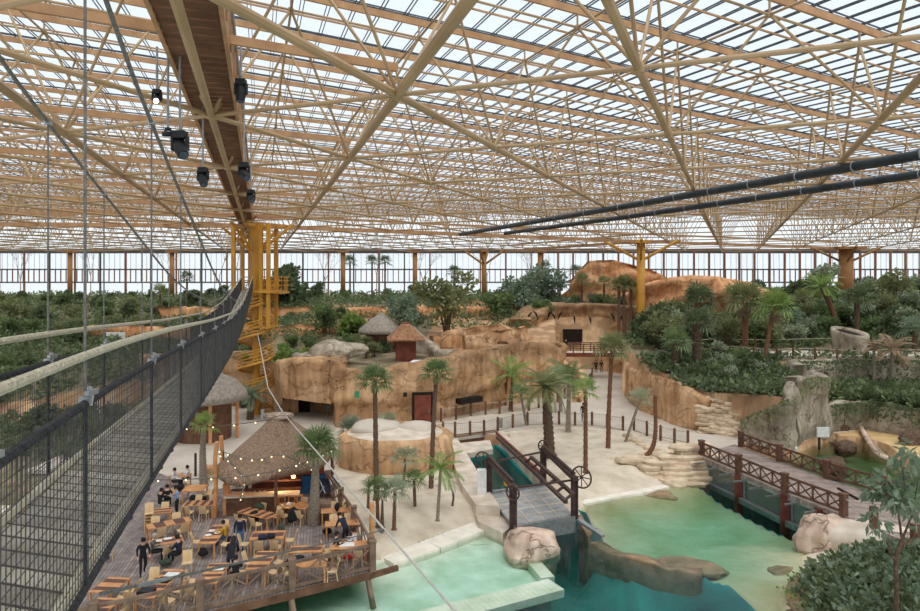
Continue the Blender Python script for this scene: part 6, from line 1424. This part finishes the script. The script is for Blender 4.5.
# ground cover nobody could count
def cover(name, region, n, size, m, label, xr, yr, seed, lift=.15, spread=.5, k=7):
    rg = np.random.default_rng(seed); X = rg.uniform(*xr, n*6); Y = rg.uniform(*yr, n*6); px = 460+X/Y*F
    ok = region(X, Y) & (px > -30) & (px < 950); X = X[ok][:n]; Y = Y[ok][:n]
    ii = np.clip(np.searchsorted(gx, X),0,nx-1); jj = np.clip(np.searchsorted(gy, Y),0,ny-1); Zc = HF[jj, ii]
    out = []
    cen = np.stack([X,Y,Zc+lift], axis=1); N_ = len(X)*k; cen = np.repeat(cen, k, axis=0)
    d = NP.normal(size=(N_,3)); d[:,2] = np.abs(d[:,2])*.8+.15; d /= np.linalg.norm(d,axis=1)[:,None]
    sc_ = spread*(.6+.9*NP.random(N_))[:,None]
    p = cen+d*sc_; b = np.cross(d, NP.normal(size=(N_,3))); b /= np.linalg.norm(b,axis=1)[:,None]; t = d*.6+NP.normal(size=(N_,3))*.5; t /= np.linalg.norm(t,axis=1)[:,None]; s = (size*(.6+.8*NP.random(N_)))[:,None]
    o = quads(name, np.stack([p,p+t*s*.5+b*s*.4,p+t*s,p+t*s*.5-b*s*.4],axis=1), M[m]); return tag(o, label, 'ground cover', kind='stuff')
Pn = lambda poly: (lambda X, Y: inpoly(X, Y, poly))
leftt = lambda X,Y: (X < 10) & (Y > 79) & ~((X > -14) & (X < 10) & (Y < 90))
cover('ground_cover', leftt, 3000, .42, 'leafdark', 'dense dark green ground cover over the terraces below the windows', (-100,10), (79,136), 1, spread=.6)
cover('ground_cover', leftt, 1500, .45, 'leaf', 'lighter green plants through the ground cover of the terraces', (-100,10), (79,136), 2, spread=.7)
cover('ground_cover', lambda X,Y: (X < -24), 2400, .5, 'leafdark', 'dark undergrowth beyond the rope bridge', (-100,-24), (50,100), 3, spread=.5)
hr2 = lambda X,Y: inpoly(X,Y,P2) & ((Y < 70.3) | (Y > 75.8)) & ~((X>31)&(Y<69)) & ~((X>21)&(X<62)&(Y>106)&(Y<124))
cover('ground_cover', hr2, 4200, .5, 'leafdark', 'dark green undergrowth on the right hill', (18,104), (54,134), 4, spread=.6)
cover('ground_cover', hr2, 2000, .42, 'leaf', 'mid green undergrowth on the right hill', (18,104), (54,134), 5, spread=.6)
cover('ground_cover', lambda X,Y: hr2(X,Y)&(Y<72), 1100, .36, 'leafdark', 'dark leafy plants behind the retaining wall', (18,33), (55,71), 6, spread=.4)
cover('ground_cover', lambda X,Y: hr2(X,Y)&(Y<72), 500, .34, 'leafblue', 'grey-green leafy plants behind the retaining wall', (18,33), (55,71), 7, spread=.4)
cover('ledge_plants', Pn([(32.5,60),(36,60.8),(37.5,58.6),(39.5,56.8),(45,53.5),(60,50),(60,66.5),(34,67)]), 1500, .42, 'leafdark', 'dark leafy plants filling the ledge of the otter enclosure', (32,60), (50,67), 8, spread=.6, lift=.25)
cover('ledge_plants', Pn([(32.5,60),(36,60.8),(37.5,58.6),(39.5,56.8),(45,53.5),(60,50),(60,66.5),(34,67)]), 500, .4, 'leaf', 'brighter leaves through the plants on the ledge of the otter enclosure', (32,60), (50,67), 9, spread=.6, lift=.3)
cover('bed_leaves', lambda X,Y: inpoly(X,Y,ISLE)&(distpoly(X,Y,ISLE)>.7)&~((X>17.8)&(Y>34.2)), 620, .30, 'leafdark', 'dark glossy leaves covering the bed in the lower right corner', (13,34), (20,40), 10, spread=.3, lift=.12, k=9)
cover('bed_leaves', lambda X,Y: inpoly(X,Y,ISLE)&(distpoly(X,Y,ISLE)>.7)&~((X>17.8)&(Y>34.2)), 420, .28, 'leafblue', 'grey-green leaves through the bed in the lower right corner', (13,34), (20,40), 11, spread=.3, lift=.22, k=7)
cover('bed_leaves', lambda X,Y: inpoly(X,Y,ISLE)&(distpoly(X,Y,ISLE)<.95), 260, .14, 'leafbright', 'yellowish small leaves along the kerb of the lower right bed', (13,34), (20,40), 12, spread=.2, lift=.15)
cover('ground_cover', lambda X,Y: (X>10)&(X<32)&(Y>100.5)&(Y<120)&inpoly(X,Y,P1), 700, .5, 'leafblue', 'blue-green undergrowth on top of the tunnel cliff', (8,34), (98,122), 14, spread=.6)
# creepers hanging over the enclosure walls
def creeper(pts, n, drop, m, label):
    V = []
    for a, b in zip(pts[:-1], pts[1:]):
        a = np.array(a); b = np.array(b); k = int(n*np.linalg.norm(b-a)); t = NP.random(k)[:,None]; p = a*(1-t)+b*t; p[:,2] -= drop*NP.random(k)**2.2; d = (b-a)[:2]/np.linalg.norm((b-a)[:2]); nrm = np.array([d[1],-d[0]])
        p[:,:2] += nrm*(.15+.3*NP.random((k,1))); s = (.16+.2*NP.random(k))[:,None]; dn = NP.normal(size=(k,3))*.4+np.array([0,0,-1]); dn /= np.linalg.norm(dn,axis=1)[:,None]; bb = np.cross(dn, np.array([nrm[0],nrm[1],.1])); V.append(np.stack([p,p+dn*s*.5+bb*s*.4,p+dn*s,p+dn*s*.5-bb*s*.4],axis=1))
    o = quads('creeper', np.concatenate(V), M[m]); return tag(o, label, 'creeper', kind='stuff')
creeper([(33,67.0,5.2),(38,67.8,5.2),(45,67.6,5.2),(60,66.6,5.3)], 60, 2.4, 'leafdark', 'creepers hanging down the dark upper wall')
creeper([(31.6,58,2.6),(35.8,59.4,2.7),(36.3,58,2.8),(38.6,55.7,2.6),(44,51.9,2.6),(56,48.5,2.6)], 70, 1.6, 'leafdark', 'creepers hanging over the low wall above the ochre sand')
creeper([(23.2,56.0,1.8),(24.4,54.5,2.9),(25.7,52.7,4.1),(26.6,53.3,5.0),(27.4,54.4,5.3)], 26, 1.0, 'leafolive', 'moss and roots hanging over the mossy wall left of the otter pool')
creeper([(27.2,54.4,5.3),(28.6,55.8,5.3),(31.6,57.5,5.0)], 40, 1.2, 'leafolive', 'moss fringe on the tall smooth wall of the otter pool')
# foreground tree at the right edge
ft = empty('foreground_tree', G(895,640,.1), label='slender tree with large drooping leaves at the right edge in front of the bridge', cat='tree'); o0 = Vector(ft.location)
def q_(x, y, dd=0): return PD(x, y, o0.y+dd)-o0
MB().tube(smooth([Vector((0,0,-.2)), q_(897,590), q_(895,560), q_(902,540)],2), [.09]*0 or .085, 8).build('trunk', M['trunkbrown'], ft, True)
for a, b, c in (((902,540),(898,510),(893,480)),((902,540),(912,515),(918,480)),((895,560),(886,540),(878,525)),((900,548),(925,530),(940,500)),((898,510),(905,490),(902,462))):
    MB().tube([q_(*a), q_(*b,.2), q_(*c,-.1)], [.05,.035,.015], 6).build('branch', M['trunkbrown'], ft)
V = []
for x, y, r in ((893,475,.55),(905,462,.5),(918,480,.6),(885,487,.4),(878,520,.45),(902,500,.5),(918,510,.6),(890,498,.35),(912,452,.4),(872,490,.25),(925,540,.6),(935,490,.6)):
    V.append(leaves(tuple(q_(x,y,R.uniform(-.4,.4))), r, 46, .36, flat=.8, asp=.22, shell=.1))
quads('foliage', np.concatenate(V), M['leafblue'], ft)
# bare winter trees and a yellow house outside the windows
def bare(X, Y, h, lb):
    e = empty('bare_tree', (X,Y,8.5), label=lb, cat='tree', group='bare trees outside the windows'); mb = MB(); r_ = random.Random(X)
    def br(p, d, L, r, n):
        q = p+d*L; mb.tube([p, q], [r, r*.6], 4, cap=False)
        if n: 
            for k in range(3): dd = (d+Vector((r_.uniform(-.6,.6),r_.uniform(-.3,.3),r_.uniform(-.1,.5)))).normalized(); br(q, dd, L*.68, r*.55, n-1)
    br(Vector((0,0,0)), Vector((0,0,1)), h*.36, .16, 5); mb.build('branches', M['trunkgrey'], e)
for k, x in enumerate((-95,-82,-66,-52,-30,-19,-8,6,16)): bare(x, 147+(k%3)*4, 11+(k%2)*3, 'bare winter tree seen through the end windows')
# posts along the slopes
p = PD(115,337,88); tag(MB().box((0,0,0),(2.6,.2,1.2)).build('info_board', M['white']), 'pale notice board lying on the slope beyond the rope bridge', 'board').location = p
